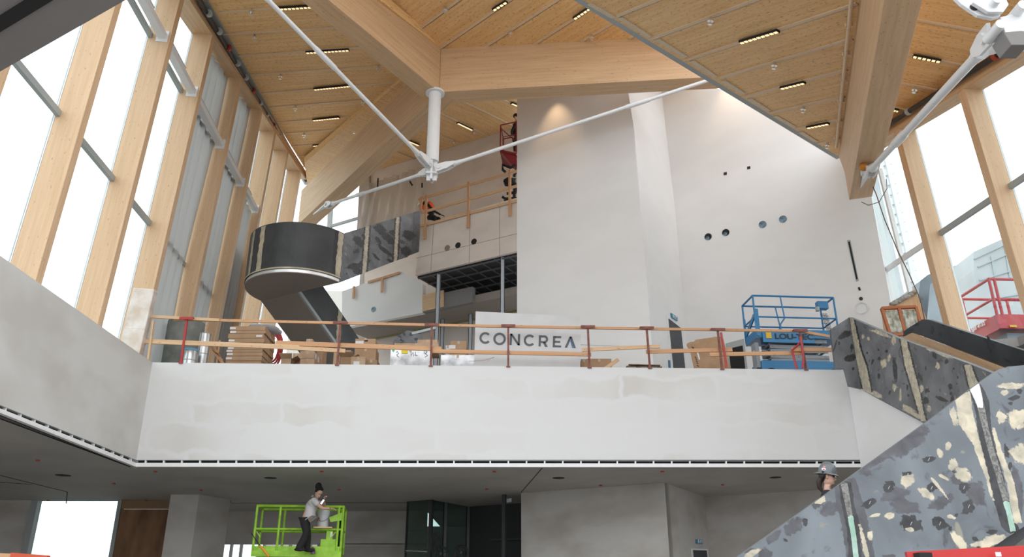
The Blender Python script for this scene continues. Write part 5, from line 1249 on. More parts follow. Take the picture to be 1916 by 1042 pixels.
def text_obj(s, size, pos, ex_, up_, mat, par, nm, bold=0.0, sx=1.0):
    cu = bpy.data.curves.new('lettering', 'FONT'); cu.body = s; cu.size = size; cu.extrude = .002; cu.offset = bold; cu.align_x = 'LEFT'; cu.fill_mode = 'BOTH'
    tmp = bpy.data.objects.new('tmp', cu); col.objects.link(tmp); dg = bpy.context.evaluated_depsgraph_get(); dg.update()
    me = bpy.data.meshes.new_from_object(tmp.evaluated_get(dg)); bpy.data.objects.remove(tmp)
    n_ = ex_.cross(up_); R_ = Matrix((ex_, up_, n_)).transposed()
    me.transform(Matrix.Diagonal((sx,1,1,1))); me.transform(R_.to_4x4()); me.materials.clear(); me.materials.append(mat)
    o = bpy.data.objects.new(nm, me); col.objects.link(o); WL[o.name] = V(pos); o.parent = par; o.location = V(pos)-WL[par.name]; return o
text_obj('LOU-TEC', .21, K(.20,-.062,-.13), ex, UP, M['ink'], t, 'lettering', .006, 1.25)
M['arm'] = plain('grey_lift_arm', (.27,.30,.33), .5)
for k in range(5):
    z = -.16-.135*k; m = MB()
    m.bar(K(.16,.15,z), K(.86,.15,z-.03*(1 if k%2 else -1)), .05, .11); m.bar(K(.16,.85,z), K(.86,.85,z), .05, .11)
    for s in (.2,.5,.82): m.tube([K(s,.1,z), K(s,.9,z)], .03, n=8)
    m.build('scissor_arm', M['arm'], t)
MB().box(K(.5,.5,8.0-8.48-.42), (L*.95,.75,.38), 0, (ex,ey,UP)).build('chassis', M['blue'], t, bevel=.02)
for s in (.12,.86):
    for d in (0,1): c = K(s,d,ZF+.19-8.48); MB().tube([c-ey*.05, c+ey*.05], .19, n=20).build('wheel', M['dark'], t)
c = K(.0,.3,-.55); MB().box(c, (.1,.3,.7), 0, (ex,ey,UP)).box(c-ex*.03-ey*.0+UP*.1, (.06,.16,.1), 1, (ex,ey,UP)).build('ladder', [M['arm'], M['label']], t)
# ------------------------------------------------ lime scissor lift with worker
M['lime'] = noisy('lime_paint', (.24,.50,.015), (.36,.66,.04), 5, .45)
zl = 2.86; l0 = PZ(482,946,3.98); l1 = PZ(643,948,3.98); ex = (l1-l0); LL = ex.length; ex.normalize(); ey = V((-ex.y,ex.x,0))
t, K = lift('scissor_lift', 'lime green scissor lift raised under the low ceiling with a worker on it', l0, ex, ey, LL, .8, zl, 1.12, M['lime'], zbase=0, mids=(.5,), posts=(0,.27,.95,1), r=.032)
MB().box(K(.5,-.02,-.03), (LL+.05,.05,.14), 0, (ex,ey,UP)).build('front_skirt', M['lime'], t)
MB().box(K(.86,.1,.22), (.42,.08,.22), 0, (ex,ey,UP)).box(K(.86,.1,.42), (.16,.1,.26), 0, (ex,ey,UP)).box(K(.88,.08,.44), (.05,.08,.12), 1, (ex,ey,UP)).build('control_box', [M['lime'], M['label']], t)
MB().prism([K(.84,-.04,.85), K(.99,-.04,.98), K(.99,-.04,.78), K(.86,-.04,.74)], ey*.03).build('gusset_plate', M['lime'], t)
for s in (.02,.93): MB().bar(K(s,0,.5), K(s+.05*(1 if s<.5 else -1),0,.36), .02, .02).build('brace', M['lime'], t)
MB().tube([K(.97,.3,.8), K(.97,.35,0)], .05, n=8).build('cable_bundle', M['dark'], t)
MB().box(K(1.0,.3,.72), (.02,.06,.16), 0, (ex,ey,UP)).build('red_plate', M['redp'], t)
for k in range(3):
    z0 = -.12-.9*k
    for d in (.1,.9): MB().bar(K(.08,d,z0), K(.92,d,z0-.85), .05, .12).bar(K(.92,d,z0), K(.08,d,z0-.85), .05, .12).build('scissor_arm', M['lime'], t)
MB().box(K(.5,.5,-2.6), (LL,.8,.3), 0, (ex,ey,UP)).build('chassis', M['lime'], t)
for s in (.12,.88):
    for d in (0,1): c = K(s,d,-zl+.2); MB().tube([c-ey*.05, c+ey*.05], .2, n=20).build('wheel', M['dark'], t)
pk = thing('board_shelf', 'short brown plank laid across the middle rails of the lime lift', 'plank', K(.8,.3,.6))
MB().box(K(.78,.32,.60), (.46,.72,.035), 0, (ex,ey,UP)).build('plank', M['timb2'], pk, grain=ex)
bk = thing('bucket', 'white plastic pail of joint compound on the plank of the lime lift', 'bucket', K(.77,.3,.62)); c = K(.765,.2,.62)
MB().tube([c, c+UP*.36, c+UP*.38, c+UP*.42], [.135,.16,.165,.16], n=28).build('pail', plain('white_plastic_pail', (.62,.63,.64), .4), bk, smooth=True)
m = MB()
for z in (.30,.36): m.tube([c+UP*z, c+UP*(z+.012)], .168, n=28)
m.build('rim_ring', plain('pail_rim', (.55,.56,.57), .4), bk)
MB().tube([c+V((.16*math.cos(a_),.0-.16*math.sin(a_)-.01, .30-.16*math.sin(a_))) for a_ in [i*math.pi/12 for i in range(13)]], .006, n=6).build('handle', M['arm'], bk)
MB().bar(c+V((-.12,-.125,.14)), c+V((-.085,-.14,.24)), .02, .008).bar(c+V((-.085,-.14,.24)), c+V((-.04,-.145,.15)), .02, .008).build('red_mark', M['redp'], bk)
ml = thing('tool_handle', 'orange handled pole tool leaning out of the left end of the lime lift', 'tool', K(.2,.4,.1))
a, b = PY(503,1041,21.2), PY(487,1021,21.2); MB().tube([a, b], .03, n=8).build('grip', plain('orange_grip', (.75,.32,.02), .5), ml); MB().tube([b, PY(469,996,21.2)], .01, n=6).build('pole', M['dark'], ml)
tag(MB().tube([PY(586,1036,21.4), PY(585,1027,21.4), PY(586,1024,21.4)], [.06,.06,.03], n=12).build('bottle', plain('purple_bottle', (.16,.07,.16), .4)), 'small purple bottle on the floor of the lime lift', 'bottle')
# ------------------------------------------------ people
M['skin'] = noisy('skin', (.52,.30,.22), (.60,.37,.28), 8, .55)
M['hair'] = plain('dark_brown_hair', (.03,.016,.012), .6)
M['navy'] = plain('navy_cloth', (.012,.016,.024), .85)
M['blk'] = plain('black_cloth', (.012,.012,.013), .85)
def head_mb(m, c, fwd, up, s=1.0, mi=0, neck=True):
    fwd = fwd.normalized(); sd = up.cross(fwd).normalized(); up = fwd.cross(sd).normalized()
    sec = [(-.21,.045,-.065,.056)] if neck else []
    sec += [(-.150,.035,-.062,.054),(-.125,.055,-.058,.052),(-.117,.080,-.055,.046),(-.100,.090,-.058,.055),(-.078,.089,-.064,.063),(-.066,.095,-.066,.065),(-.058,.090,-.068,.066),(-.045,.089,-.075,.069),(-.028,.090,-.084,.072),(-.008,.086,-.092,.075),(.012,.084,-.098,.077),(.030,.091,-.102,.078),(.055,.088,-.104,.077),(.080,.074,-.096,.069),(.102,.050,-.075,.053),(.115,.020,-.040,.028)]
    n = 28; b = len(m.v)
    for z, f_, k_, w_ in sec:
        for i in range(n):
            t_ = 2*math.pi*i/n; cx = math.cos(t_); sx = math.sin(t_); x = (f_ if cx > 0 else -k_)*abs(cx)**.85*(1 if cx > 0 else -1); y = w_*abs(sx)**.9*(1 if sx > 0 else -1)
            if -.05 < z < .02 and abs(y) < .016 and cx > 0: x += .026*(1-abs(y)/.018)*(1 if z < -.02 else .55 if z < 0 else .3)
            if -.005 < z < .02 and cx > 0 and .018 < abs(y) < .045: x -= .008
            m.v.append(c + (fwd*x+sd*y+up*z)*s)
    for j in range(len(sec)-1):
        for i in range(n): m.f.append([b+j*n+i, b+j*n+(i+1) % n, b+(j+1)*n+(i+1) % n, b+(j+1)*n+i]); m.m.append(mi)
    m.f.append([b+i for i in range(n)][::-1]); m.m.append(mi); e = b+(len(sec)-1)*n; m.f.append([e+i for i in range(n)]); m.m.append(mi)
    for q in (-1,1): m.ball(c+(sd*q*.077-fwd*.008-up*.01)*s, (.012*s,.016*s,.03*s), mi, 8, 6, (sd,fwd,up))
    return fwd, sd, up
def face(par, c, fwd, sd, up, s=1.0):
    for q in (-1,1):
        MB().ball(c+(fwd*.079+sd*q*.031+up*.006)*s, (.009*s,.013*s,.006*s), 0, 8, 6, (fwd,sd,up)).build('eye', M['dark'], par)
        MB().bar(c+(fwd*.092+sd*q*.016+up*.024)*s, c+(fwd*.084+sd*q*.048+up*.024)*s, .006*s, .006*s).build('eyebrow', M['hair'], par)
    MB().ball(c+(fwd*.089-up*.066)*s, (.008*s,.024*s,.007*s), 0, 8, 6, (fwd,sd,up)).build('mouth', plain('lips', (.36,.14,.11), .5), par)
def skinned(name, V_, E_, R_, mat, par, root=0, sub=2):
    c = V((0,0,0)); me = bpy.data.meshes.new(name); o0 = V(V_[0]); me.from_pydata([tuple(V(p)-o0) for p in V_], E_, []); me.materials.append(mat)
    o = bpy.data.objects.new(name, me); col.objects.link(o); o.parent = par; o.location = o0-WL[par.name]; WL[o.name] = o0
    o.modifiers.new('skin', 'SKIN').use_smooth_shade = True
    for i, v in enumerate(me.skin_vertices[0].data): r = R_[i]; v.radius = r if isinstance(r, tuple) else (r, r); v.use_root = (i == root)
    s = o.modifiers.new('sub', 'SUBSURF'); s.levels = s.render_levels = sub; return o
def hand(par, wrist, d, palm_n, s=1.0, curl=.5, mat=None):
    """palm, four fingers of unequal length and a thumb, one skin mesh"""
    d = d.normalized(); pn_ = palm_n.normalized(); sd = d.cross(pn_).normalized(); V_ = [wrist, wrist+d*.045*s, wrist+d*.085*s]; E_ = [(0,1),(1,2)]; R_ = [(.022*s,.02*s),(.034*s,.016*s),(.034*s,.014*s)]
    for k, (o_, l) in enumerate(((-.03,.068),(-.01,.078),(.01,.074),(.029,.058))):
        b_ = len(V_); p0 = wrist+d*.09*s+sd*o_*s; d1 = (d*math.cos(curl*.5)+pn_*math.sin(curl*.5)); d2 = (d*math.cos(curl*1.6)+pn_*math.sin(curl*1.6)); d3 = (d*math.cos(curl*2.6)+pn_*math.sin(curl*2.6))
        V_ += [p0, p0+d1*l*.45*s, p0+d1*l*.45*s+d2*l*.33*s, p0+d1*l*.45*s+d2*l*.33*s+d3*l*.25*s]; E_ += [(2,b_),(b_,b_+1),(b_+1,b_+2),(b_+2,b_+3)]; R_ += [.0095*s,.009*s,.008*s,.007*s]
    b_ = len(V_); t0_ = wrist+d*.03*s-sd*.03*s; V_ += [t0_, t0_+(d*.7-sd*.7+pn_*.2)*.035*s, t0_+(d*.9-sd*.6+pn_*.5)*.062*s]; E_ += [(1,b_),(b_,b_+1),(b_+1,b_+2)]; R_ += [.012*s,.010*s,.0085*s]
    return skinned('hand', V_, E_, R_, mat or M['skin'], par, 0, 1)
# worker in the grey hard hat, on the stair behind the guard
Yh = 11.35;  hc = PY(1549,892,Yh); fw = V((.93,-.36,-.10)).normalized()
pz = V((hc.x-.02, Yh, hc.z-1.62))
pn1 = thing('person', 'person in a grey hard hat and navy shirt walking behind the lower right stair guard', 'person', pz)
m = MB(); sc_h = 1.0
nk = hc-UP*.2-V((.015,0,0))
J = [V((nk.x-.03,Yh,nk.z-.62)), V((nk.x-.035,Yh,nk.z-.36)), V((nk.x-.03,Yh,nk.z-.10)), V((nk.x-.01,Yh,nk.z+.03)),
     V((nk.x-.03-.05,Yh-.18,nk.z-.09)), V((nk.x-.03+.05,Yh+.18,nk.z-.09)), V((nk.x-.08,Yh-.25,nk.z-.38)), V((nk.x+.08,Yh-.24,nk.z-.58)), V((nk.x-.0,Yh+.25,nk.z-.38)), V((nk.x+.16,Yh+.22,nk.z-.56)),
     V((nk.x-.03,Yh-.1,nk.z-.70)), V((nk.x+.10,Yh-.1,nk.z-1.02)), V((nk.x+.02,Yh-.1,nk.z-1.38)), V((nk.x-.03,Yh+.1,nk.z-.70)), V((nk.x-.05,Yh+.1,nk.z-1.02)), V((nk.x-.22,Yh+.1,nk.z-1.36))]
body = skinned('body', J, [(0,1),(1,2),(2,3),(2,4),(2,5),(4,6),(6,7),(5,8),(8,9),(0,10),(10,11),(11,12),(0,13),(13,14),(14,15)], [(.12,.15),(.12,.14),(.10,.14),.055,.06,.06,.05,.04,.05,.04,.09,.065,.05,.09,.065,.05], M['navy'], pn1)
skinned('trousers', [J[0]-UP*.02]+[p+V((0,0,.0)) for p in J[10:]], [(0,1),(1,2),(2,3),(0,4),(4,5),(5,6)], [(.13,.16),.10,.075,.06,.10,.075,.06], M['blk'], pn1)
for p in (J[12], J[15]): MB().ball(p+V((.05,0,-.05)), (.14,.05,.05)).build('shoe', M['dark'], pn1, smooth=True)
m = MB(); f1, s1, u1 = head_mb(m, hc, fw, UP, .90); m.build('head', M['skin'], pn1, smooth=True)
face(pn1, hc, f1, s1, u1, .90)
hand(pn1, J[7], V((.8,0,-.6)), V((.6,0,.8))); hand(pn1, J[9], V((.8,0,-.6)), V((.6,0,.8)))
m = MB(); m.ball(hc+f1*-.045+u1*.01, (.072,.072,.082), 0, 14, 10, (f1,s1,u1))
m.tube([hc-f1*.085-u1*.03, hc-f1*.115-u1*.08, hc-f1*.11-u1*.15, hc-f1*.075-u1*.21], [.04,.042,.03,.012], n=10); m.ball(hc-f1*.10-u1*.055,(.035,.035,.05)); m.build('hair', M['hair'], pn1, smooth=True)
hh = hc+u1*.045; tu = (u1+f1*.10).normalized(); tf = s1.cross(tu)
m = MB(); b = 0; n = 32; secs = [(z_*1.22,a_*.84,b_*.84) for z_,a_,b_ in ((0,.142,.112),(.03,.140,.110),(.06,.130,.103),(.09,.108,.088),(.112,.075,.062),(.122,.035,.03),(.124,.004,.004))]
for z, rx, ry in secs:
    for i in range(n): t_ = 2*math.pi*i/n; m.v.append(hh+tf*(rx*math.cos(t_)-.005)+s1*ry*math.sin(t_)+tu*(z+(.006 if abs(math.sin(t_)) < .15 and z > .05 else 0)))
for j in range(len(secs)-1):
    for i in range(n): m.f.append([j*n+i, j*n+(i+1)%n, (j+1)*n+(i+1)%n, (j+1)*n+i]); m.m.append(0)
bb = len(m.v)
for k, (z, ex_) in enumerate(((.0,0),(-.012,1),(-.018,1),(-.004,0))):
    for i in range(n):
        t_ = 2*math.pi*i/n; ct = math.cos(t_); e_ = (.012+.035*max(0,ct)**2+.055*max(0,-ct)**4)*ex_; 
        m.v.append(hh+tf*((.119+e_*.8)*ct-.005)+s1*(.094+.012*ex_)*math.sin(t_)+tu*(z-(.008*ex_*abs(ct)))+tu*0)
for j in range(3):
    for i in range(n): m.f.append([bb+j*n+i, bb+j*n+(i+1)%n, bb+(j+1)*n+(i+1)%n, bb+(j+1)*n+i]); m.m.append(0)
hat = m.build('hard_hat', plain('grey_hard_hat', (.13,.145,.155), .25), pn1, smooth=True)
sp = -s1 if s1.y > 0 else s1
for dx, dz, c_, r_ in ((-.045,.068,(.75,.22,.12),.016),(-.05,.036,(.70,.62,.68),.027),(-.05,.034,(.45,.12,.22),.011)):
    q = hh+tf*dx+tu*dz+sp*(.0945-.22*max(0,dz-.03)+(.001 if r_ > .012 else .003)); MB().ball(q, (r_*1.1,.003,r_*.75), 0, 14, 8, (tf,sp,tu)).build('sticker', plain('sticker_colour', c_, .5), pn1)
MB().box(hh+tf*-.06-tu*.0+sp*.098, (.026,.008,.02), 0, (tf,sp,tu)).build('ear_slot', M['dark'], pn1)
MB().tube([hc+f1*.098+u1*.006-s1*.03, hc+f1*.098+u1*.006+s1*.03], .012, n=8).tube([hc+f1*.09+sp*.04+u1*.008, hc+sp*.082+u1*.012], .005, n=6).build('safety_glasses', glass('spectacle_glass', (.8,.7,.65), .15), pn1)
MB().tube([hc+sp*.085-f1*.03+u1*.045, hc+sp*.088-f1*.055-u1*.01, hc+sp*.06-f1*.08-u1*.045], .012, n=8).build('hat_strap', M['blk'], pn1)
# plasterer on the lime lift
Yp = 21.2; X = lambda x, y, k=0: PY(x, y, Yp+k)
ft = X(566,1036); pn2 = thing('person', 'person in a white shirt and black trousers leaning over a pail on the lime lift', 'person', V((ft.x,Yp,zl)))
hip = X(573,966); ch = X(583,948); sh = X(590,938); nk2 = X(594,931); hd2 = X(596,923)
Lk, La = X(574,998,-.1), X(556,1032,-.12); Rk, Ra = X(576,1000,.12), X(574,1032,.12)
Le, Lh = X(603,951,-.25), X(618,951,-.3); Re, Rh = X(607,946,.2), X(605,936,-.15)
V_ = [hip, ch, sh, nk2, sh+V((0,-.17,0)), sh+V((0,.17,0)), Le, Lh, Re, Rh, hip+V((-.02,-.09,-.14)), Lk, La, hip+V((-.02,.09,-.14)), Rk, Ra]
skinned('body', V_, [(0,1),(1,2),(2,3),(2,4),(4,6),(6,7),(2,5),(5,8),(8,9),(0,10),(10,11),(11,12),(0,13),(13,14),(14,15)], [(.13,.15),(.12,.14),(.11,.15),.055,.06,.06,.045,.032,.045,.032,.09,.065,.05,.09,.065,.05], M['skin'], pn2)
skinned('shirt', [hip+UP*.05, ch, sh, sh+V((0,-.18,0)), sh.lerp(Le,.6)+V((0,-.07,0)), sh+V((0,.18,0)), sh.lerp(Re,.6)+V((0,.07,0)), hip+V((.08,-.02,-.08))], [(0,1),(1,2),(2,3),(3,4),(2,5),(5,6),(0,7)], [(.17,.17),(.16,.17),(.13,.17),.085,.075,.085,.075,.12], plain('white_shirt', (.52,.50,.50), .8), pn2)
skinned('trousers', [hip-UP*.02, V_[10], Lk, La, V_[13], Rk, Ra], [(0,1),(1,2),(2,3),(0,4),(4,5),(5,6)], [(.12,.14),.115,.09,.095,.115,.09,.095], M['blk'], pn2)
for p in (La, Ra): MB().ball(V((p.x+.06,p.y,zl+.045)), (.14,.055,.045)).build('shoe', M['dark'], pn2, smooth=True)
m = MB(); fp = V((.62,-.55,-.55)).normalized(); f2, s2, u2 = head_mb(m, hd2, fp, (UP+V((.25,0,0))).normalized(), 1.0); m.build('head', M['skin'], pn2, smooth=True); face(pn2, hd2, f2, s2, u2)
m = MB(); m.ball(hd2-f2*.035+u2*.045, (.105,.092,.105), 0, 14, 10, (f2,s2,u2)); t_ = X(596,910); m.ball(t_, (.085,.085,.10)); m.tube([hd2+u2*.08, t_], [.09,.075]); m.build('hair', M['blk'], pn2, smooth=True)
m = MB(); m.tube([hd2-u2*.13-s2*.09, hd2-u2*.15+f2*.08, hd2-u2*.13+s2*.09, hd2-u2*.14-f2*.08, hd2-u2*.13-s2*.09], .05, n=10); m.build('scarf', noisy('grey_patterned_scarf', (.06,.05,.06), (.35,.31,.33), 22, .9), pn2, smooth=True)
hand(pn2, Lh, V((1,0,-.1)), V((0,0,-1))); hand(pn2, Rh, V((.4,-.4,.8)), V((.8,0,-.3)), curl=.8)
tw_ = thing('trowel', 'bright metal trowel held up by the person on the lime lift', 'trowel', X(603,938,-.2))
a, b = X(600.5,943,-.25), X(606,935,-.25); MB().bar(a, b, .05, .012, up=V((0,1,0))).build('blade', newmat('bright_steel', .15, .6)[0], tw_); MB().tube([X(602,937,-.2), X(606,932,-.2)], .02, n=8).build('grip', M['dark'], tw_)
# worker in an orange vest crouching at the left end of the raised walkway
Yo = 28.4; q_ = lambda x, y, k=0: PY(x, y, Yo+k)
pn3 = thing('person', 'crouching person in an orange vest at the left end of the raised walkway', 'person', q_(797,424))
hip, ch, sh, hd3 = q_(812,402), q_(803,391), q_(796,381), q_(787,385)
V_ = [hip, ch, sh, sh+(hd3-sh)*.5, sh+V((0,-.17,0)), q_(812,395,-.2), q_(825,402,-.2), sh+V((0,.17,0)), q_(806,400,.2), q_(818,407,.1), q_(800,409,-.1), q_(815,405,-.1), q_(812,420,-.1), q_(806,410,.1), q_(822,408,.1), q_(824,420,.1)]
skinned('body', V_, [(0,1),(1,2),(2,3),(2,4),(4,5),(5,6),(2,7),(7,8),(8,9),(0,10),(10,11),(11,12),(0,13),(13,14),(14,15)], [(.13,.15),(.13,.15),(.12,.15),.06,.065,.05,.035,.065,.05,.035,.09,.07,.05,.09,.07,.05], M['blk'], pn3)
skinned('vest', [hip+(ch-hip)*.5, ch, sh+UP*.06], [(0,1),(1,2)], [(.19,.22),(.21,.24),(.20,.26)], plain('orange_vest', (.80,.11,.02), .7), pn3)
m = MB(); f3, s3_, u3 = head_mb(m, hd3, V((-.6,-.5,-.4)).normalized(), UP, 1.0, neck=False); m.build('head', M['skin'], pn3, smooth=True); face(pn3, hd3, f3, s3_, u3)
MB().ball(hd3+UP*.05, (.12,.11,.10)).build('white_helmet', M['steelw'], pn3, smooth=True)
hand(pn3, V_[6], V((1,0,-.3)), V((0,0,-1)), mat=M['blk']); hand(pn3, V_[9], V((1,0,-.3)), V((0,0,-1)), mat=M['blk'])
# red boom lift with a person, beside the white tower
Yb = 26.9; r_ = lambda x, y, k=0: PY(x, y, Yb+k)
bl = thing('boom_lift', 'dark red work basket on a black folding arm beside the white tower', 'lift', V((r_(955,300).x, Yb, r_(955,376).z)))
M['dred'] = plain('dark_red_paint', (.22,.012,.02), .45)
m = MB(); 
c_ = [r_(937,234), r_(966,228), r_(966,287), r_(936,281)]; back = V((.1,1.0,0))
for a, b in ((0,1),(3,2)):
    for k in (V((0,0,0)), back): m.tube([c_[a]+k, c_[b]+k], .025, n=6)
for i in range(4): m.tube([c_[i], c_[i]+back], .025, n=6)
m.build('basket_rail', M['dred'], bl)
for i in (0,1):
    for k in (V((0,0,0)), back): MB().tube([c_[i]+k, c_[3-i]+k], .028, n=6).build('basket_post', M['dred'], bl)
MB().tube([r_(937,240), r_(962,262)], .018, n=6).tube([r_(941,283), r_(941,256), r_(964,252)], .02, n=6).build('inner_rail', M['dred'], bl)
MB().prism([r_(936,281), r_(966,287), r_(966,292), r_(937,285)], back).build('floor_plate', M['dred'], bl)
MB().prism([r_(938,285), r_(967,291), r_(967,312), r_(958,308), r_(948,296)], V((0,.25,0))).build('bracket', M['dred'], bl)
m = MB()
for P_ in ([(964,308),(956,314),(940,308),(941,318),(946,322)], [(966,318),(962,330)], [(944,338),(950,334),(965,336)], [(944,338),(946,346),(964,347)], [(963,348),(962,372)], [(966,371),(945,372),(940,368)], [(966,360),(948,362)]): m.tube([r_(x,y) for x,y in P_], .055, n=8)
m.ball(r_(955,340), (.2,.15,.16)); m.ball(r_(964,352),(.08,.1,.25)); m.build('folding_arm', M['dark'], bl)
MB().box(r_(961,375)+V((0,.3,-.2)), (.7,.9,.5)).build('chassis', M['dark'], bl)
zfb = r_(955,283).z
pn4 = thing('person', 'person in dark clothes standing in the red basket, half behind the tower', 'person', V((r_(962,285).x, Yb+.4, zfb)))
k4 = lambda x, y, k=0: PY(x, y, Yb+.4+k)
V_ = [k4(964,256), k4(966,244), k4(966,233), k4(966,227), k4(963,235,-.17), k4(957,246,-.2), k4(958,254,-.3), k4(970,235,.17), k4(971,246,.2), k4(969,254,.1), k4(962,258,-.1), k4(963,271,-.1), k4(963,284,-.1), k4(968,258,.1), k4(968,271,.1), k4(968,284,.1)]
skinned('body', V_, [(0,1),(1,2),(2,3),(2,4),(4,5),(5,6),(2,7),(7,8),(8,9),(0,10),(10,11),(11,12),(0,13),(13,14),(14,15)], [(.13,.15),(.13,.15),(.11,.15),.055,.06,.045,.035,.06,.045,.035,.09,.07,.05,.09,.07,.05], M['blk'], pn4)
m = MB(); h4 = k4(966,219); f4, s4, u4 = head_mb(m, h4, V((-.5,-.8,0)).normalized(), UP, 1.0); m.build('head', M['skin'], pn4, smooth=True); face(pn4, h4, f4, s4, u4)
MB().ball(h4+UP*.045, (.13,.12,.11)).build('dark_helmet', M['blk'], pn4, smooth=True)
hand(pn4, V_[6], V((.3,-.5,-.6)), V((.5,0,0)))
# ------------------------------------------------ bits by the right window, and outside
M['orr'] = plain('orange_red_frame', (.42,.12,.04), .5)
fw_ = thing('timber_frame', 'orange brown two light frame covered in crumpled plastic leaning by the right window', 'frame', PY(1690,612,20.4))
pW = Plane(PY(1690,600,20.4), (0,-1,.12)); W = lambda x, y: pW.at(1560+x/2.48, 200+y/2.48)
for a, b in (((222,935),(380,928)),((222,935),(262,1060)),((300,932),(330,1050)),((380,928),(408,1030)),((262,1060),(408,1050))): MB().bar(W(*a), W(*b), .07, .08, up=pW.n).build('bar', M['orr'], fw_)
cloth(W(250,1050), W(400,1040), W(378,940), W(235,945), pW.n, .02, None, 'plastic_pane', noisy('crumpled_film', (.25,.24,.18), (.62,.62,.54), 7, .3, detail=8), seed=21).parent = fw_
o = bpy.data.objects['plastic_pane']; o.location = o.location-WL[fw_.name]
bk_ = thing('plywood_hoarding', 'light plywood box side with frayed grey wrap at the foot of the right window', 'panel', PY(1700,600,21.2))
MB().prism([PY(1657,578,21.2), PY(1672,562,21.2), PY(1712,541,21.2), PY(1737,605,21.2), PY(1712,640,21.2), PY(1665,640,21.2)], (.1,.5,0)).build('board', M['timb2'], bk_, grain=UP)
m = MB(); 
for k in range(7): m.ball(PY(1672+k*6, 568-k*3.3, 21.15), (.13,.10,.05), 0, 8, 6)
m.build('wrap', noisy('frayed_wrap', (.22,.20,.18), (.55,.54,.52), 9, .8), bk_)
tag(MB().tube([PY(1626,331,20.6),PY(1640,365,20.3),PY(1655,410,20),PY(1680,470,20),PY(1700,510,20),PY(1722,560,20),PY(1733,612,20)], .014, n=6).build('hanging_cable', plain('brown_cable', (.16,.09,.05), .7), smooth=True), 'thin brown cable hanging from the heavy beam end down past the right window', 'cable')
tag(MB().tube([PY(1612,378,20.9),PY(1625,384,20.6),PY(1645,378,20.4),PY(1660,352,20.2),PY(1658,335,20.2)], .01, n=6).build('loose_cable', plain('dark_cable', (.05,.05,.05), .7), smooth=True), 'thin dark cable looping under the end of the heavy beam', 'cable')
# outside: two buildings, a red lift
M['bgrey'] = noisy('grey_panel_facade', (.42,.43,.44), (.52,.53,.54), .4, .7); M['bdark'] = noisy('dark_glass_facade', (.10,.12,.14), (.17,.20,.23), .5, .4)
def outb(label, pts, Y, depth, mat, lines=()):
    t = thing('neighbour_building', label, 'building', PY(pts[0][0], pts[0][1], Y))
    MB().prism([PY(x,y,Y) for x,y in pts], (0,depth,0)).build('facade', mat, t)
    for a, b in lines: MB().bar(PY(*a,Y)-V((0,.02,0)), PY(*b,Y)-V((0,.02,0)), .12, .06).build('joint', M['steelg'], t)
    zm = min(PY(x,y,Y).z for x,y in pts); xs = [PY(x,y,Y).x for x,y in pts]; MB().box(((min(xs)+max(xs))/2, Y+depth/2, zm/2), (max(xs)-min(xs), depth, zm)).build('plinth', mat, t)
    return t
outb('pale grey clad building with cut corner outside the right window', [(1822,471),(1900,436),(1990,400),(1990,720),(1850,700),(1822,505)], 40, 3, M['bgrey'], (((1822,485),(1916,441)),((1829,500),(1916,462)),((1832,525),(1916,500)),((1855,480),(1862,520)),((1880,460),(1890,520)),((1850,560),(1916,550)),((1850,600),(1916,590))))
outb('dark glass building behind the second window post outside', [(1786,497),(1818,493),(1832,530),(1850,700),(1770,700)], 44, 3, M['bdark'], (((1803,495),(1815,600)),))
outb('dim blue grey building outside behind the first window post', [(1722,525),(1736,514),(1762,505),(1790,505),(1800,700),(1700,700)], 48, 3, M['bdark'])
t = thing('neighbour_building', 'white gridded facade outside between the white wall and the first window post', 'building', PY(1660,500,53))
m = MB(); 
for k in range(14): m.bar(PY(1636+k*4.5,290+k*18,53), PY(1662+k*4.2,284+k*18,53), .25, .5)
m.bar(PY(1636,270,53), PY(1702,560,53), .3, .5, up=V((0,1,0))); m.bar(PY(1650,270,53), PY(1716,560,53), .3, .5, up=V((0,1,0))); m.build('grid', M['steelw'], t)
MB().box((PY(1680,566,54).x,54.5,PY(1680,566,54).z/2),(3,1,PY(1680,566,54).z)).build('plinth', M['bgrey'], t)
MB().prism([PY(1634,290,54), PY(1652,286,54), PY(1722,560,54), PY(1700,566,54)], (0,1,0)).build('bays', M['bgrey'], t)
M['lred'] = plain('lift_red', (.50,.05,.06), .45)
o0 = PZ(1850,522,10.6); o1 = PZ(1960,524,10.6); ex = (o1-o0); Lx = ex.length; ex.normalize(); ey = V((-ex.y,ex.x,0))
t, K = lift('scissor_lift', 'red scissor lift standing outside the right window', o0, ex, ey, 3.2, 1.7, 9.35, 1.25, M['lred'], zbase=ZF, mids=(.5,), posts=(0,.05,.5,1), r=.045)
MB().box(K(.5,-.03,-.1), (3.3,.06,.4), 0, (ex,ey,UP)).build('side_skirt', M['lred'], t)
for k in range(8): 
    if k % 2 == 0: MB().box(K(.1+k*.1,-.07,-.25), (.2,.02,.06), 0, (ex,ey,UP)).build('hazard_mark', M['yel'], t)
MB().box(K(.5,.5,-1.1), (2.8,1.4,.9), 0, (ex,ey,UP)).box(K(.5,.5,-.5), (2.6,1.3,.3), 0, (ex,ey,UP)).build('chassis', M['arm'], t)
for s in (.15,.85): c = K(s,0,-1.75); MB().tube([c-ey*.15, c+ey*.15], .42, n=20).build('wheel', M['dark'], t)
text_obj('SJIII 4632', .17, K(-.02,.0,0)+ey*1.2-ex*.02, -ey, UP, M['steelw'], t, 'lettering', .004, 1.1)
MB().box(K(0,.5,-.1), (.06,1.7,.4), 0, (ex,ey,UP)).build('end_skirt', M['lred'], t)
st(MB().prism([V((12.6,12,ZF-.3)), V((40,12,ZF-.3)), V((40,36,ZF-.3)), V((12.2,36,ZF-.3))], (0,0,.2)).build('floor_terrace', M['ground']))
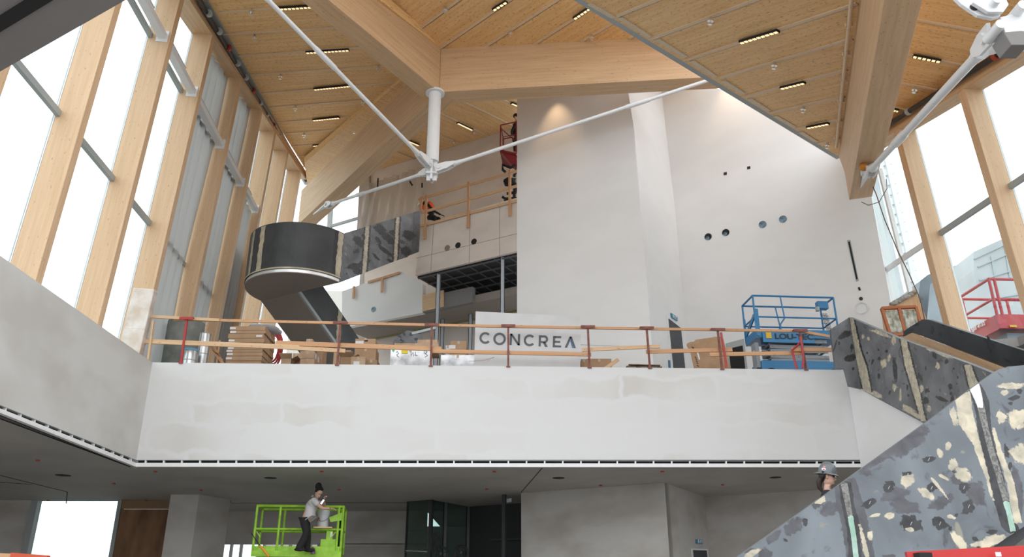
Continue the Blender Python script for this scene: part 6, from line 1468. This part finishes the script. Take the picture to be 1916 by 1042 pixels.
# ------------------------------------------------ red rails at the very bottom of the picture
t = thing('lift_rail', 'red steel rail of a lift along the bottom right edge of the picture', 'rail', PY(1810,1042,6.2))
a, b = PY(1697,1046,6.4), PY(1930,1034,6.2); MB().bar(a, b, .08, .10).build('rail_tube', M['lred2'] if 'lred2' in M else M.setdefault('lred2', plain('signal_red', (.50,.02,.02), .4)), t)
MB().box(PY(1727,1041,6.3), (.09,.1,.05)).build('corner_bolt', M['dark'], t); c = PY(1868,1037,6.15); MB().box(c, (.04,.004,.03)).build('sticker', M['label'], t); MB().bar(PY(1730,1048,6.35), PY(1735,1200,6.35), .06, .06, up=V((0,1,0))).bar(PY(1905,1040,6.25), PY(1905,1200,6.25), .06, .06, up=V((0,1,0))).build('upright', M['lred2'], t)
t = thing('lift_rail', 'orange red rail with a wooden end at the bottom left corner of the picture', 'rail', PY(50,1042,10))
MB().bar(PY(22,1041,10), PY(90,1046,10), .07, .08).build('rail_tube', plain('orange_red', (.55,.07,.02), .45), t); MB().bar(PY(-40,1039,10), PY(22,1041,10), .06, .06).build('wooden_end', M['timb'], t, grain=V((1,0,0)))
MB().bar(PY(30,1045,10), PY(30,1150,10), .06, .06, up=V((0,1,0))).build('upright', M['dark'], t)
# ------------------------------------------------ warm wall washers by the beam
def washer(label, p, aim, e):
    t = thing('spotlight', label, 'light', p, 'warm spotlights over the white walls')
    d = (aim-p).normalized(); MB().tube([p-d*.12, p], .06, n=16).build('housing', M['dark'], t)
    ld = bpy.data.lights.new('warm_spot', 'SPOT'); ld.energy = e; ld.color = (1,.66,.36); ld.spot_size = math.radians(62); ld.spot_blend = .9; ld.shadow_soft_size = .05
    lo = bpy.data.objects.new('lamp', ld); col.objects.link(lo); lo.parent = t; lo.location = d*.05; lo.rotation_euler = d.to_track_quat('-Z','Y').to_euler()
w1 = pT.at(1042,158)+pT.n*.60; washer('warm spotlight behind the level beam aimed down the white tower face', w1, pT.at(1040,330), 110)
w2 = pR.at(1372,130)+pR.n*.4; washer('warm spotlight behind the grey roof edge aimed down the big white wall', w2+UP*.3, pR.at(1372,330), 120)
